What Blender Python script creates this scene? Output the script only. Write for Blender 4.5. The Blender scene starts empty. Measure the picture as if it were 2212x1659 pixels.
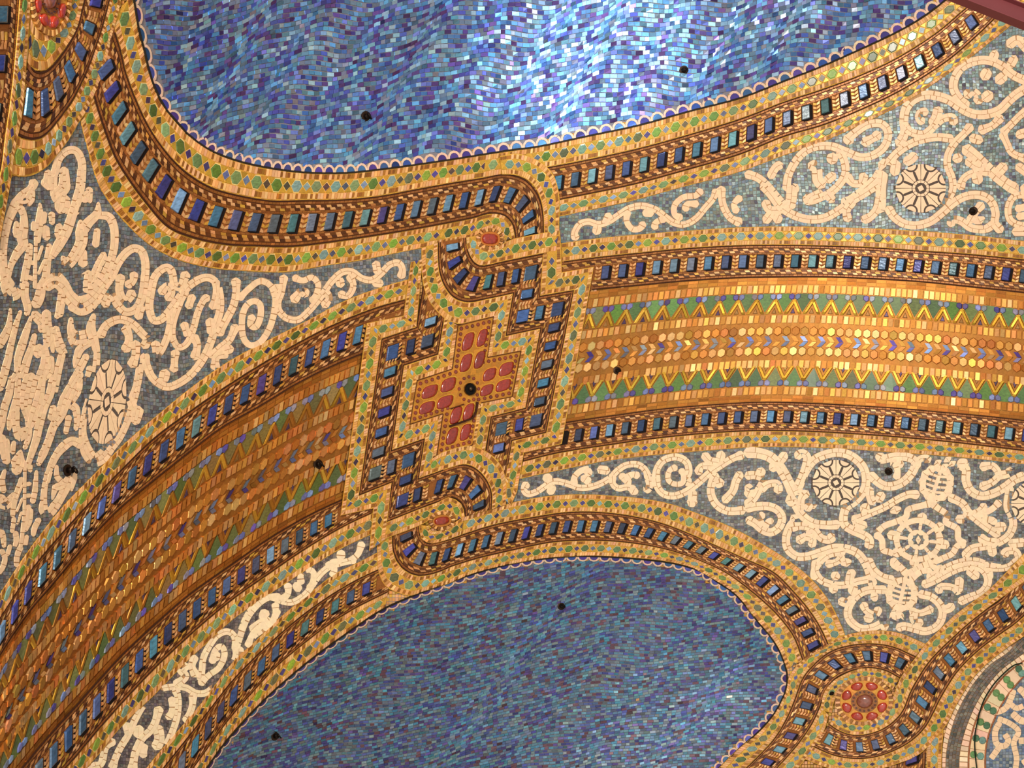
import bpy, math, random
import numpy as np
from mathutils import Matrix, Vector
random.seed(7); rng = np.random.default_rng(7)
# ------------------------------------------------------------------ camera, world, lights, exposure
W, H, F = 2212.0, 1659.0, 2300.0
PITCH = math.radians(62)                       # the viewer stands on the floor and looks up at the vault
CAMLOC = Vector((0, 0, 1.6))
CR = Matrix.Rotation(PITCH + math.pi/2, 3, 'X')
M3 = np.array(CR) @ np.diag([1.0, 1.0, -1.0])  # (right, up, forward) -> world
CL = np.array(CAMLOC)
def w2(p): return np.asarray(p) @ M3.T + CL
scn = bpy.context.scene
cam = bpy.data.objects.new('camera', bpy.data.cameras.new('camera'))
cam.data.sensor_width = 36; cam.data.lens = F/W*36; cam.data.clip_end = 200
cam.location = CAMLOC; cam.rotation_euler = CR.to_euler()
scn.collection.objects.link(cam); scn.camera = cam
wd = bpy.data.worlds.new('world'); scn.world = wd; wd.use_nodes = True
wd.node_tree.nodes['Background'].inputs[0].default_value = (1.0, 0.93, 0.84, 1)
wd.node_tree.nodes['Background'].inputs[1].default_value = 0.72
def aim(o, loc, tgt):
    o.location = Vector(loc); o.rotation_euler = (Vector(tgt)-Vector(loc)).to_track_quat('-Z', 'Y').to_euler()
def lamp(name, kind, loc, tgt, power, col, **kw):
    d = bpy.data.lights.new(name, kind); d.energy = power; d.color = col
    for k, v in kw.items(): setattr(d, k, v)
    o = bpy.data.objects.new(name, d); scn.collection.objects.link(o); aim(o, w2(loc), w2(tgt)); return o
KEY = lamp('uplight', 'AREA', (-1.9, 2.6, 0.6), (0.9, 0.0, 6.5), 330, (1.0, 0.93, 0.83), size=0.5)
FILL = lamp('fill_light', 'AREA', (-0.3, 0.5, -1.6), (0.3, 0.0, 6.0), 90, (1.0, 0.93, 0.84), size=6.0)  # soft fill added near the camera, no real lamp hangs there
SPOT = lamp('spotlight', 'SPOT', (0, 0, 0), (0, 0, 1), 620, (0.74, 0.89, 1.0), spot_size=math.radians(26), spot_blend=1.0, shadow_soft_size=.12)
scn.view_settings.view_transform = 'Standard'; scn.view_settings.look = 'None'
scn.view_settings.exposure = -0.08; scn.view_settings.gamma = 1.0; scn.view_settings.use_curve_mapping = False
# ------------------------------------------------------------------ the vault surface
EC = np.array([1.0, 0.42, 4.2]); EA = np.array([3.3, 6.5, 3.3])
UP_EDGE = [(275,-120),(281,-60),(290,0),(301,68),(312,108),(325,163),(342,206),(361,239),(380,260),(401,285),(430,309),(461,328),(502,344),(542,355),(600,366),(663,373),(744,374),(825,366),(907,355),(988,343),(1100,325),(1163,317),(1271,294),(1380,271),(1488,241),(1600,212),(1693,176),(1775,144),(1856,108),(1937,70),(1992,38),(2043,0),(2085,-40),(2120,-80),(2150,-120)]
LO_EDGE = [(283,1880),(335,1805),(380,1750),(417,1700),(447,1659),(484,1607),(515,1572),(536,1548),(581,1502),(645,1446),(700,1403),(762,1359),(825,1317),(907,1281),(966,1260),(1020,1240),(1081,1223),(1129,1213),(1181,1206),(1244,1201),(1325,1203),(1407,1210),(1461,1218),(1515,1234),(1550,1257),(1592,1287),(1639,1345),(1666,1377),(1688,1415),(1700,1453),(1699,1486),(1688,1515),(1672,1543),(1639,1581),(1590,1624),(1540,1672),(1470,1720),(1380,1760)]
def crom(P, n=8):
    P = np.asarray(P, float)
    if len(P) < 3: 
        t = np.linspace(0, 1, n+1)[:, None]; return P[0]*(1-t)+P[-1]*t
    Q = np.vstack([2*P[0]-P[1], P, 2*P[-1]-P[-2]]); out = []
    t = np.linspace(0, 1, n, endpoint=False)[:, None]
    for i in range(len(P)-1):
        a, b, c, d = Q[i:i+4]
        out.append(0.5*((2*b)+(-a+c)*t+(2*a-5*b+4*c-d)*t**2+(-a+3*b-3*c+d)*t**3))
    out.append(P[-1:]); return np.vstack(out)
UPE, LOE = crom(UP_EDGE, 4), crom(LO_EDGE, 4)
def pip(p, poly):
    x, y = p[:, 0], p[:, 1]; ins = np.zeros(len(p), bool); q = np.asarray(poly)
    for (x1, y1), (x2, y2) in zip(q, np.roll(q, -1, 0)):
        if y1 == y2: continue
        ins ^= ((y1 > y) != (y2 > y)) & (x < (x2-x1)*(y-y1)/(y2-y1)+x1)
    return ins
def dist(p, line):
    d = np.full(len(p), 1e9)
    for a, b in zip(line[:-1], line[1:]):
        ab = b-a; t = np.clip(((p-a)@ab)/(ab@ab+1e-9), 0, 1)
        d = np.minimum(d, np.hypot(*(p-a-t[:, None]*ab).T))
    return d
DOMES = {1: (UPE, 0.34, 230.), 2: (LOE, 0.30, 200.)}
def closed(line, extra): return np.vstack([line, extra])
def dense(line, step=6):
    s = np.concatenate([[0], np.cumsum(np.hypot(*np.diff(line, axis=0).T))]); n = int(s[-1]/step); u = np.linspace(0, s[-1], n+1)
    return np.stack([np.interp(u, s, line[:, k]) for k in (0, 1)], 1), s[-1]/n
DOMES = {1: (UPE, .34, 230., np.vstack([UPE, [(2600, -125), (2600, -1500), (-200, -1500), (200, -300)]])), 2: (LOE, .30, 200., np.vstack([LOE, [(1300, 1900), (800, 2600), (0, 2600)]]))}
DSAMP = {k: dense(v[0]) for k, v in DOMES.items()}
def recess(p, dome):
    # depth of the shallow domes: a smooth bowl that starts at the traced rim
    if not dome: return np.zeros(len(p))
    line, hh, s, poly = DOMES[dome]; Q, ds = DSAMP[dome]
    d2 = (p[:, None, 0]-Q[None, :, 0])**2+(p[:, None, 1]-Q[None, :, 1])**2; d = np.sqrt(d2.min(1)); D = np.sqrt(2/(ds*(np.maximum(d2, 1)**-1.5).sum(1)))
    w = np.clip(d/24, 0, 1); D = d*(1-w)+D*w; D[~pip(p, poly)] = 0
    return hh*(1-np.exp(-D/s))
def surf(p, dome=0):
    """pixel position -> point of the vault (camera frame) and its normal"""
    p = np.asarray(p, float)
    d = np.stack([(p[:, 0]-W/2)/F, -(p[:, 1]-H/2)/F, np.ones(len(p))], 1)
    a = ((d/EA)**2).sum(1); b = -2*(d*EC/EA**2).sum(1); c = ((EC/EA)**2).sum()-1
    t = (-b+np.sqrt(np.maximum(b*b-4*a*c, 1e-4)))/(2*a)
    P = d*t[:, None]; n = -(P-EC)/EA**2; n /= np.linalg.norm(n, axis=1)[:, None]
    r = recess(p, dome)
    if dome:
        dl = np.linalg.norm(d, axis=1)
        P = P*(1+r/(t*dl))[:, None]
    return P, n
def dome_frame(px, py, dome):
    P, _ = surf([(px, py), (px+4, py), (px, py+4)], dome); n = np.cross(P[1]-P[0], P[2]-P[0]); n /= np.linalg.norm(n)
    return P[0], (n if n@P[0] < 0 else -n)
_P, _n = dome_frame(1275, 150, 1); _v = _P/np.linalg.norm(_P); _r = _v-2*(_v@_n)*_n; aim(SPOT, w2(_P+_r*4.5), w2(_P))
# ------------------------------------------------------------------ materials
def lin(c): 
    c = np.asarray(c, float)/255.; return np.where(c <= .04045, c/12.92, ((c+.055)/1.055)**2.4)
def material(name, rough, metal, spec=0.5, coat=0.0, streak=0.0, scale=(40, 40, 40), bump=0.0):
    m = bpy.data.materials.new(name); m.use_nodes = True; nt = m.node_tree; N = nt.nodes; L = nt.links
    b = N['Principled BSDF']; b.inputs['Roughness'].default_value = rough; b.inputs['Metallic'].default_value = metal
    b.inputs['Specular IOR Level'].default_value = spec; b.inputs['Coat Weight'].default_value = coat; b.inputs['Coat Roughness'].default_value = 0.15
    at = N.new('ShaderNodeAttribute'); at.attribute_name = 'col'
    g = N.new('ShaderNodeNewGeometry'); mp = N.new('ShaderNodeMapping'); mp.inputs['Scale'].default_value = scale
    L.new(g.outputs['Position'], mp.inputs['Vector'])
    no = N.new('ShaderNodeTexNoise'); no.inputs['Scale'].default_value = 1.0; no.inputs['Detail'].default_value = 3; L.new(mp.outputs[0], no.inputs['Vector'])
    rp = N.new('ShaderNodeMapRange'); rp.inputs[1].default_value = .3; rp.inputs[2].default_value = .7; rp.inputs[3].default_value = 1-streak; rp.inputs[4].default_value = 1+streak
    L.new(no.outputs[0], rp.inputs[0])
    mx = N.new('ShaderNodeVectorMath'); mx.operation = 'SCALE'; L.new(at.outputs['Color'], mx.inputs[0]); L.new(rp.outputs[0], mx.inputs['Scale'])
    L.new(mx.outputs[0], b.inputs['Base Color'])
    if bump:
        bp = N.new('ShaderNodeBump'); bp.inputs['Strength'].default_value = bump; bp.inputs['Distance'].default_value = .003
        L.new(no.outputs[0], bp.inputs['Height']); L.new(bp.outputs[0], b.inputs['Normal'])
    return m
MT = {
 'matte': material('glazed_ceramic', .45, 0, .4, 0, .06, (60, 60, 60)),
 'blue': material('iridescent_blue_glass', .30, .55, .5, .0, .10, (70, 70, 70)),
 'blue2': material('blue_glass', .42, .3, .5, .0, .12, (70, 70, 70)),
 'jewel': material('jewel_glass', .26, .2, .5, .15, .3, (30, 90, 30), .5),
 'gem': material('marbled_glass', .3, 0, .5, .2, .28, (60, 120, 60)),
 'gold': material('gold_glass', .38, .35, .5, 0, .12, (90, 90, 90)),
 'foil': material('gold_foil_glass', .42, .75, .5, 0, .12, (90, 90, 90)),
 'red': material('red_glass', .14, 0, .6, .6, .25, (70, 70, 70), .3),
 'bed': material('mortar', .8, 0, .2, 0, .15, (120, 120, 120), .3),
 'pearl': material('pearly_glass', .36, .15, .5, .0, .22, (50, 90, 50)),
 'metal': material('dark_iron', .45, .8, .5, 0, .3, (200, 200, 200)),
 'paint': material('maroon_paint', .5, 0, .4, 0, .08, (6, 6, 6)),
}
# ------------------------------------------------------------------ pieces
def area(q):
    L = q.tolist(); x0, y0 = L[-1]; a = 0.0
    for x, y in L: a += x0*y-y0*x; x0, y0 = x, y
    return a*.5
def cen(q): return q.sum(0)/len(q)
def jit(c, a=.12, hue=.05):
    c = lin(c); return np.clip(c*(1+rng.normal(0, a))*(1+rng.normal(0, hue, 3)), .002, .98)
def pick(pal, a=.12, hue=.04): return jit(pal[rng.integers(len(pal))], a, hue)
OWN = np.zeros((2000, 2500), np.int32); OX = OY = 130
def own(p):
    x = int(p[0])+OX; y = int(p[1])+OY
    return OWN[y, x] if 0 <= x < 2500 and 0 <= y < 2000 else -1
def paint(poly, k):
    q = np.asarray(poly, float)+[OX, OY]
    x0, y0 = np.floor(q.min(0)).astype(int); x1, y1 = np.ceil(q.max(0)).astype(int)+1
    x0, y0 = max(x0, 0), max(y0, 0); x1, y1 = min(x1, 2500), min(y1, 2000)
    if x1 <= x0 or y1 <= y0: return
    if len(q) <= 4 and (x1-x0)*(y1-y0) < 30000:      # small convex piece
        yy, xx = np.arange(y0, y1)[:, None]+.5, np.arange(x0, x1)[None, :]+.5; L = q.tolist(); px, py = L[-1]; lo = hi = None
        sg = 1 if area(q) > 0 else -1; m = np.ones((y1-y0, x1-x0), bool)
        for x, y in L: m &= ((x-px)*(yy-py)-(y-py)*(xx-px))*sg >= 0; px, py = x, y
        OWN[y0:y1, x0:x1][m] = k; return
    yy, xx = np.mgrid[y0:y1, x0:x1]; m = pip(np.stack([xx.ravel()+.5, yy.ravel()+.5], 1), q).reshape(yy.shape)
    OWN[y0:y1, x0:x1][m] = k
class Set:
    """a set of mosaic pieces of one kind, given as outlines on the vault"""
    def __init__(s, dome=0): s.q = []; s.c = []; s.h = []; s.t = []; s.dome = dome; s.inset = None
    def add(s, q, c, h0, h1, tilt=0.0, key=None, frame=True):
        q = np.asarray(q, float)
        ctr = cen(q)
        if frame and not (-70 < ctr[0] < 2285 and -70 < ctr[1] < 1730): return
        if key is not None and own(ctr) != key: return
        a = area(q)
        if abs(a) < 2.5: return
        if a > 0: q = q[::-1]
        s.q.append(q); s.c.append(c); s.h.append((h0, h1)); s.t.append(rng.normal(0, tilt*.085, 2) if tilt else (0, 0))
    def arrays(s, idx):
        P = np.vstack([s.q[i] for i in idx]); n = [len(s.q[i]) for i in idx]
        rep = np.repeat(np.arange(len(idx)), n); ctr = np.array([s.q[i].mean(0) for i in idx])[rep]
        h = np.array([s.h[i] for i in idx])[rep]; t = np.array([s.t[i] for i in idx])[rep]
        S, N = surf(P, s.dome); L = np.linalg.norm(S, axis=1)
        ht = h[:, 1]+((P-ctr)*t).sum(1)*0.0024
        ht = np.maximum(ht, h[:, 0]+.0004)
        cs = np.maximum(-(S*N).sum(1)/L, .25)
        Q = S*(1-ht/(cs*L))[:, None]; Bs = Q-N*(ht-h[:, 0])[:, None]
        rings = [Bs, Q]
        if s.inset:
            rings = [Bs]
            for f, k in s.inset:          # (scale towards centre, share of the height)
                Pk = ctr+(P-ctr)*f; Sk, Nk = surf(Pk, s.dome); Lk = np.linalg.norm(Sk, axis=1); hk = h[:, 0]+(ht-h[:, 0])*k
                rings.append(Sk*(1-hk/(np.maximum(-(Sk*Nk).sum(1)/Lk, .25)*Lk))[:, None])
        return [w2(r) for r in rings], n
    def mesh(s, idx, name, origin, pre=None):
        if pre is None: rings, ns = s.arrays(idx)
        else:
            rings, st = pre; a, b = st[idx[0]], st[idx[0]+1]; rings = [r[a:b] for r in rings]; ns = [b-a]
        R = len(rings); tot = sum(ns)
        V = np.vstack(rings)-origin; F_ = []; C = []; o = 0
        for i, n in zip(idx, ns):
            c = s.c[i]
            for r in range(R-1):
                a = r*tot+o; b = a+tot
                for k in range(n):
                    k2 = (k+1) % n; F_.append((a+k, a+k2, b+k2, b+k)); C.append(c)
            F_.append(tuple(range((R-1)*tot+o, (R-1)*tot+o+n))); C.append(c); o += n
        me = bpy.data.meshes.new(name); me.from_pydata(V.tolist(), [], F_)
        at = me.attributes.new('col', 'FLOAT_COLOR', 'FACE')
        at.data.foreach_set('color', np.hstack([np.array(C), np.ones((len(C), 1))]).ravel())
        if s.inset and len(s.inset) > 2: me.polygons.foreach_set('use_smooth', [True]*len(me.polygons))
        return me
def mesh_from(s, rings, i, name, origin):
    n = len(rings[0]); R = len(rings); V = np.vstack(rings)-origin
    F_ = [(r*n+k, r*n+(k+1) % n, (r+1)*n+(k+1) % n, (r+1)*n+k) for r in range(R-1) for k in range(n)]; F_.append(tuple(range((R-1)*n, R*n)))
    me = bpy.data.meshes.new(name); me.from_pydata(V.tolist(), [], F_); c = (*[float(x) for x in s.c[i]], 1.0)
    at = me.attributes.new('col', 'FLOAT_COLOR', 'FACE'); at.data.foreach_set('color', c*len(F_))
    if s.inset and len(s.inset) > 2: me.polygons.foreach_set('use_smooth', [True]*len(F_))
    return me
Set.mesh_from = mesh_from
COL = scn.collection; COUNT = {}
def base_name(o): return o
def thing(name, label, cat, px, group=None, h=0.0):
    o = bpy.data.objects.new(name, None); COL.objects.link(o); o.empty_display_size = .05
    S, N = surf([px]); o.location = w2(S[0]+N[0]*h); o['label'] = label; o['category'] = cat
    if group: o['group'] = group
    return o
def place(me, name, mat, parent, origin, kind=None):
    me.materials.append(MT[mat]); o = bpy.data.objects.new(name, me); COL.objects.link(o)
    if parent is not None: o.parent = parent; g = parent
    off = Vector((0, 0, 0)); g = parent
    while g is not None: off += Vector(g.location); g = g.parent
    o.location = Vector(origin)-off
    if kind: o['kind'] = kind
    return o
def build(S, name, mat, parent, single=True, cap=300, rest=None, minarea=55):
    """the largest pieces as parts of their own, all the others joined as one part"""
    if not S.q: return
    A = np.array([abs(area(q)) for q in S.q]); order = np.argsort(-A); ones = []
    if single:
        vis = [i for i in order if A[i] >= minarea and -8 < cen(S.q[i])[0] < W+8 and -8 < cen(S.q[i])[1] < H+8]
        ones = vis[:cap]
    so = set(ones); others = [i for i in range(len(S.q)) if i not in so]
    if ones:
        rings, ns = S.arrays(ones); st = np.concatenate([[0], np.cumsum(ns)])
        full = {o: k for k, o in enumerate(ones)}
        for k, i in enumerate(ones):
            sl = [r[st[k]:st[k+1]] for r in rings]; org = cen(sl[-1]); me = S.mesh_from(sl, i, name, org); place(me, name, mat, parent, org)
    if others:
        org = np.array(parent.location) if parent is not None else np.zeros(3)
        if parent is not None and parent.parent is not None: org = org+np.array(parent.parent.location)
        place(S.mesh(others, rest or name, org), rest or name, mat, parent, org, 'stuff')
def sheet(name, mat, parent, test, col, h, cell=12, dome=0, solid=0.04, kind=None, ext=(-84, 2300, -84, 1745)):
    xs = np.arange(ext[0], ext[1], cell); ys = np.arange(ext[2], ext[3], cell)
    X, Y = np.meshgrid(xs, ys); P = np.stack([X.ravel(), Y.ravel()], 1).astype(float)
    ok = test(P).reshape(X.shape); nx = len(xs); S, N = surf(P, dome); L = np.linalg.norm(S, axis=1)
    cs = np.maximum(-(S*N).sum(1)/L, .25); V = w2(S*(1-h/(cs*L))[:, None]); fs = []
    for j in range(len(ys)-1):
        for i in range(nx-1):
            if ok[j:j+2, i:i+2].any(): a = j*nx+i; fs.append((a, a+1, a+nx+1, a+nx))
    if not fs: return
    us = np.unique(np.array(fs)); mp = -np.ones(len(V), int); mp[us] = np.arange(len(us)); fs = mp[np.array(fs)]
    org = np.array(parent.location) if parent is not None else np.zeros(3)
    me = bpy.data.meshes.new(name); me.from_pydata((V[us]-org).tolist(), [], [tuple(f) for f in fs.tolist()])
    at = me.attributes.new('col', 'FLOAT_COLOR', 'FACE'); at.data.foreach_set('color', np.tile(np.append(lin(col), 1), len(fs)))
    o = place(me, name, mat, parent, org)
    if kind: o['kind'] = kind
    if solid:
        md = o.modifiers.new('thickness', 'SOLIDIFY'); md.thickness = solid; md.offset = 1 if True else -1
    return o
# ------------------------------------------------------------------ bands that run over the vault
class Run: pass
def spline_run(rows):
    r = Run(); A = crom([x[:2] for x in rows], 10) if len(rows) > 2 else np.linspace(rows[0][:2], rows[1][:2], 12)
    Bq = crom([x[2:4] for x in rows], 10) if len(rows) > 2 else np.linspace(rows[0][2:4], rows[1][2:4], 12)
    M = (A+Bq)/2; s = np.concatenate([[0], np.cumsum(np.hypot(*np.diff(M, axis=0).T))])
    r.L = s[-1]; r.q0 = 0; r.q1 = s[-1]
    def f(t, q):
        t = np.asarray(t, float); q = np.asarray(q, float)
        a = np.stack([np.interp(q, s, A[:, k]) for k in (0, 1)], -1); b = np.stack([np.interp(q, s, Bq[:, k]) for k in (0, 1)], -1)
        return a+(b-a)*t[..., None]
    r.f = f; r.outline = np.vstack([A, Bq[::-1]]); r.A, r.B = A, Bq; r.affine = False; return r
def affine_run(a, b, cdir):
    r = Run(); A0, B0, A1, B1 = map(lambda v: np.array(v, float), (a[:2], a[2:4], b[:2], b[2:4]))
    e = (A1-A0+B1-B0); e /= np.hypot(*e); c = np.asarray(cdir, float)/np.hypot(*cdir)
    inv = np.linalg.inv(np.stack([e, c], 1)); O = (A0+B0)/2
    def f(t, q):
        t = np.asarray(t, float); q = np.asarray(q, float)
        L0 = A0+(B0-A0)*t[..., None]; L1 = A1+(B1-A1)*t[..., None]
        qs = ((L0-O)@inv.T)[..., 0]; qe = ((L1-O)@inv.T)[..., 0]
        u = np.clip((q-qs)/(qe-qs), 0, 1); return L0+(L1-L0)*u[..., None]
    v = [((P-O)@inv.T)[0] for P in (A0, B0, A1, B1)]
    r.f = f; r.q0 = min(v[0], v[1]); r.q1 = max(v[2], v[3]); r.m0 = 0; r.m1 = (((A1+B1)/2-O)@inv.T)[0]; r.L = r.m1
    r.outline = np.array([A0, A1, B1, B0]); r.affine = True; r.e = e; r.c = c; r.inv = inv
    r.ends = (A0, B0, A1, B1); return r
def runs_of(rows):
    """rows (ax, ay, bx, by[, flag]); flag C = mitred corner, K = straight break"""
    R = [tuple(x[:4]) for x in rows]; fl = [x[4] if len(x) > 4 else '' for x in rows]; n = len(R)
    if not any(fl): return [spline_run(R)]
    out = []; i = 0
    while i < n-1:
        if fl[i] and fl[i+1]:
            def mid(k): return np.array([(R[k][0]+R[k][2])/2, (R[k][1]+R[k][3])/2])
            if fl[i+1] == 'C' and i+2 < n: cd = mid(i+2)-mid(i+1)
            elif fl[i] == 'C' and i > 0: cd = mid(i)-mid(i-1)
            else: cd = np.array(R[i][2:4])-np.array(R[i][:2])
            ru = affine_run(R[i], R[i+1], cd); ru.c0 = fl[i] == 'C'; ru.c1 = fl[i+1] == 'C'; out.append(ru); i += 1
        else:
            j = i+1
            while j < n-1 and not fl[j]: j += 1
            out.append(spline_run(R[i:j+1])); i = j
    return out
STRIPS = []
def strip(kind, name, label, rows, level, cat='mosaic border', pitch=None, group=None, **kw):
    STRIPS.append(dict(kind=kind, name=name, label=label, rows=rows, level=level, cat=cat, pitch=pitch, group=group, runs=runs_of(rows), **kw))
def cut(rows, i, j, a=0, b=None):
    b = len(rows) if b is None else b
    return [(r[i][0], r[i][1], r[j][0], r[j][1]) for r in rows[a:b]]
def four(s):
    out = []
    for ln in s.strip().split('/'):
        v = [float(x) for x in ln.replace(',', ' ').split()]; out.append([(v[k], v[k+1]) for k in range(0, len(v), 2)])
    return out
def rws(s):
    out = []
    for ln in s.strip().split('/'):
        w = ln.replace(',', ' ').replace('|', ' ').split(); fl = w.pop() if w[-1] in 'CK' else ''
        v = tuple(float(x) for x in w); out.append(v+((fl,) if fl else ()))
    return out
GREEN = [(110,140,50),(90,120,45),(120,145,95),(100,125,75),(75,95,40),(115,145,125),(125,150,45),(95,100,65),(120,150,140)]
DIAM = [(70,60,110),(90,95,125),(60,45,70),(105,120,150),(85,75,60),(75,70,130),(130,150,170)]
TAN = [(226,172,106),(220,160,96),(232,182,120),(214,152,84),(224,168,122)]
BRN = [(150,95,38),(165,105,40),(135,82,32)]
OCH = (205,158,58)
JEW = [(58,98,140),(64,112,142),(56,62,138),(74,86,118),(48,64,108),(80,102,150),(66,108,118),(70,62,122),(50,78,126),(92,108,124),(60,84,110),(110,150,180),(96,140,150)]
GLD = [(205,145,85),(222,165,105),(190,130,70),(225,175,120),(200,150,60)]
DRK = [(98,54,24),(112,64,28),(80,44,22)]
BR2 = [(150,92,42),(160,100,48),(140,84,36)]
def lane(S, ru, t0, t1, step, pal, h0, h1, key, gap=.12, shear=0, off=0, alt=None, tilt=.25, slots=None):
    q = ru.q0+off; k = 0
    while q < ru.q1:
        d = step*(1+rng.uniform(-.12, .12)); g = d*gap/2
        P = pal if (alt is None or (k % 2 == 0)) else alt
        S.add(ru.f([t0, t0, t1, t1], [q+g, q+d-g, q+d-g+shear, q+g+shear]), pick(P), h0, h1, tilt, key)
        q += d; k += 1
def hull(P):
    P = sorted(map(tuple, P)); 
    def half(P):
        h = []
        for p in P:
            while len(h) > 1 and (h[-1][0]-h[-2][0])*(p[1]-h[-2][1])-(h[-1][1]-h[-2][1])*(p[0]-h[-2][0]) <= 0: h.pop()
            h.append(p)
        return h
    a = half(P); b = half(P[::-1]); return np.array(a[:-1]+b[:-1])
def setting_shade(q):       # a jewel's dark setting, stretched right and down to paint in its shade
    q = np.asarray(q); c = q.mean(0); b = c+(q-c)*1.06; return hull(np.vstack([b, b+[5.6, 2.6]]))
def build_rib(s, key):
    lv = s['level']*.005; th = thing(s['name'], s['label'], s['cat'], s['runs'][0].f([.5], [s['runs'][0].q0+5])[0], s['group'])
    bed(s, th, (142, 86, 40), lv, key)
    small = Set(); line = Set(); J = Set(); J.inset = [(1.0, .7), (.86, 1.0)]; shade = Set()
    p0, p1 = s['pitch'] or (33, 33); tot = sum(r.L for r in s['runs']); done = 0; lastcorner = False
    hb = lv; he = lv+.003; tw = s.get('tw', 1.0)
    for ru in s['runs']:
        wid = abs(area(ru.outline))/max(ru.L, 1)
        for side in (0, 1):
            T = (lambda t: t) if side == 0 else (lambda t: 1-t)
            n = max(2, int(ru.L/14)); qq = np.linspace(ru.q0, ru.q1, n+1)
            for k in range(n):
                line.add(ru.f([T(0), T(0), T(.028), T(.028)], [qq[k], qq[k+1], qq[k+1], qq[k]]), lin((62, 32, 18)), hb, he+.002, 0, key)
                line.add(ru.f([T(.088), T(.088), T(.1), T(.1)], [qq[k], qq[k+1], qq[k+1], qq[k]]), lin((70, 36, 18)), hb, he, 0, key)
            lane(small, ru, T(.036), T(.084), 9*tw, BR2, hb, he, key)
            lane(small, ru, T(.112), T(.168), 11*tw, GLD, hb, he+.001, key, .1, 3*(1 if side == 0 else -1), 0, DRK, .5)
            lane(small, ru, T(.172), T(.228), 11*tw, GLD, hb, he+.001, key, .1, 3*(1 if side == 0 else -1), 5.5*tw, DRK, .5)
            lane(small, ru, T(.238), T(.275), 10*tw, BR2, hb, he, key)
        if ru.affine:
            corners = []
            A0, B0, A1, B1 = ru.ends
            pit = 32 if abs(ru.e[0]) > abs(ru.e[1]) else 41
            for c, (a, b) in ((ru.c0, (A0, B0)), (ru.c1, (A1, B1))):
                if c: corners.append((a, b))
            m = (A1+B1)/2
            if ru.c1:
                d = (B1-A1)@ru.inv.T; hw = ru.e*abs(d[0])*.2; hc = ru.c*abs(d[1])*.2
                hw = ru.e*min(abs(d[0])*.2, 13); hc = ru.c*min(abs(d[1])*.2, 18)
                J.add([m-hw-hc, m+hw-hc, m+hw+hc, m-hw+hc], pick(JEW, .25, .08), lv+.002, lv+.014, .5, key)
                shade.add(setting_shade([m-hw-hc, m+hw-hc, m+hw+hc, m-hw+hc]), lin((26, 15, 12)), lv, lv+.0035, 0, key)
            n = max(1, int(round(ru.L/pit)))
            if ru.c0: cs = [(k)*ru.L/n for k in range(1, n+(0 if ru.c1 else 1))] if True else []
            else: cs = [(k+.5)*ru.L/n for k in range(n if not ru.c1 else n)]
            if not ru.c0 and ru.c1: cs = [ru.L-(k)*pit for k in range(1, n+1) if ru.L-k*pit > -pit*.3]
            if not ru.c1 and ru.c0: cs = [c for c in cs if c < ru.L-8]
            cells = [(c, ru.L/n if ru.c0 else pit) for c in cs]
        else:
            cells = []; q = 0; pos = []
            while True:
                p = p0+(p1-p0)*min(1, (done+q)/tot)
                if q+p*.6 > ru.L: break
                pos.append((q+p/2, p)); q += p
            sc = ru.L/q if q else 1
            cells = [(c*sc, p*sc) for c, p in pos]
        for c, p in cells:
            jw = p*.205-max(0, p-42)*.06; c -= 1.5
            jq = ru.f([.305, .305, .685, .685], [c-jw, c+jw, c+jw, c-jw])
            J.add(jq, pick(s.get('jew', JEW), .22, .06), lv+.002, lv+.014, .5, key)
            shade.add(setting_shade(jq), lin((26, 15, 12)), lv, lv+.0035, 0, key)
        if ru.affine and ru.c0: n = max(1, int(round(ru.L/pit))); lats = [((k+.5)*ru.L/n, ru.L/n) for k in range(n)]
        else: lats = [(c+1.5+p*.5, p) for c, p in cells]
        for gm, p in lats:      # the wheat-ear lattice between two jewels
            g0, g1 = gm-p*.19, gm+p*.19; wl = max(1., p*.028)
            for gg in (g0, g1): line.add(ru.f([.29, .29, .71, .71], [gg-wl/2, gg+wl/2, gg+wl/2, gg-wl/2]), lin((128, 76, 34)), hb, he+.001, 0, key)
            m = 4
            for k in range(m):
                ta = .285+.43*k/m; tb = ta+.43/m*.95; tc = ta+.43/m*.5
                small.add(ru.f([ta, tc, tb, tb-.02], [g0+.6, gm-.4, gm-.4, g0+.6]), pick(GLD), hb, he+.002, .6, key)
                small.add(ru.f([ta, tc, tb, tb-.02], [g1-.6, gm+.4, gm+.4, g1-.6]), pick(GLD), hb, he+.002, .6, key)
        done += ru.L
    build(J, 'jewel', 'jewel', th, minarea=20); build(shade, 'jewel_setting_shade', 'bed', th, False)
    build(small, 'gold_tessera', 'gold', th, False); build(line, 'dark_line', 'bed', th, False)
def bed(s, th, col, h, key, mat='bed'):
    S = Set()
    for ru in s['runs']:
        n = max(2, int(ru.L/10)); qq = np.linspace(ru.q0, ru.q1, n+1); tt = np.linspace(0, 1, 4)
        for k in range(n):
            for a, b in zip(tt[:-1], tt[1:]):
                S.add(ru.f([a, a, b, b], [qq[k], qq[k+1], qq[k+1], qq[k]]), jit(col, .06, .02), h-.0045, h, 0)
    build(S, 'mortar_bed', mat, th, False)
def hexq(c, a, t0, t1):
    tm = (t0+t1)/2; r = (t1-t0)/2
    return ([tm, tm-r, tm-r, tm, tm+r, tm+r], [c-a, c-a*.42, c+a*.42, c+a, c+a*.42, c-a*.42])
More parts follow.
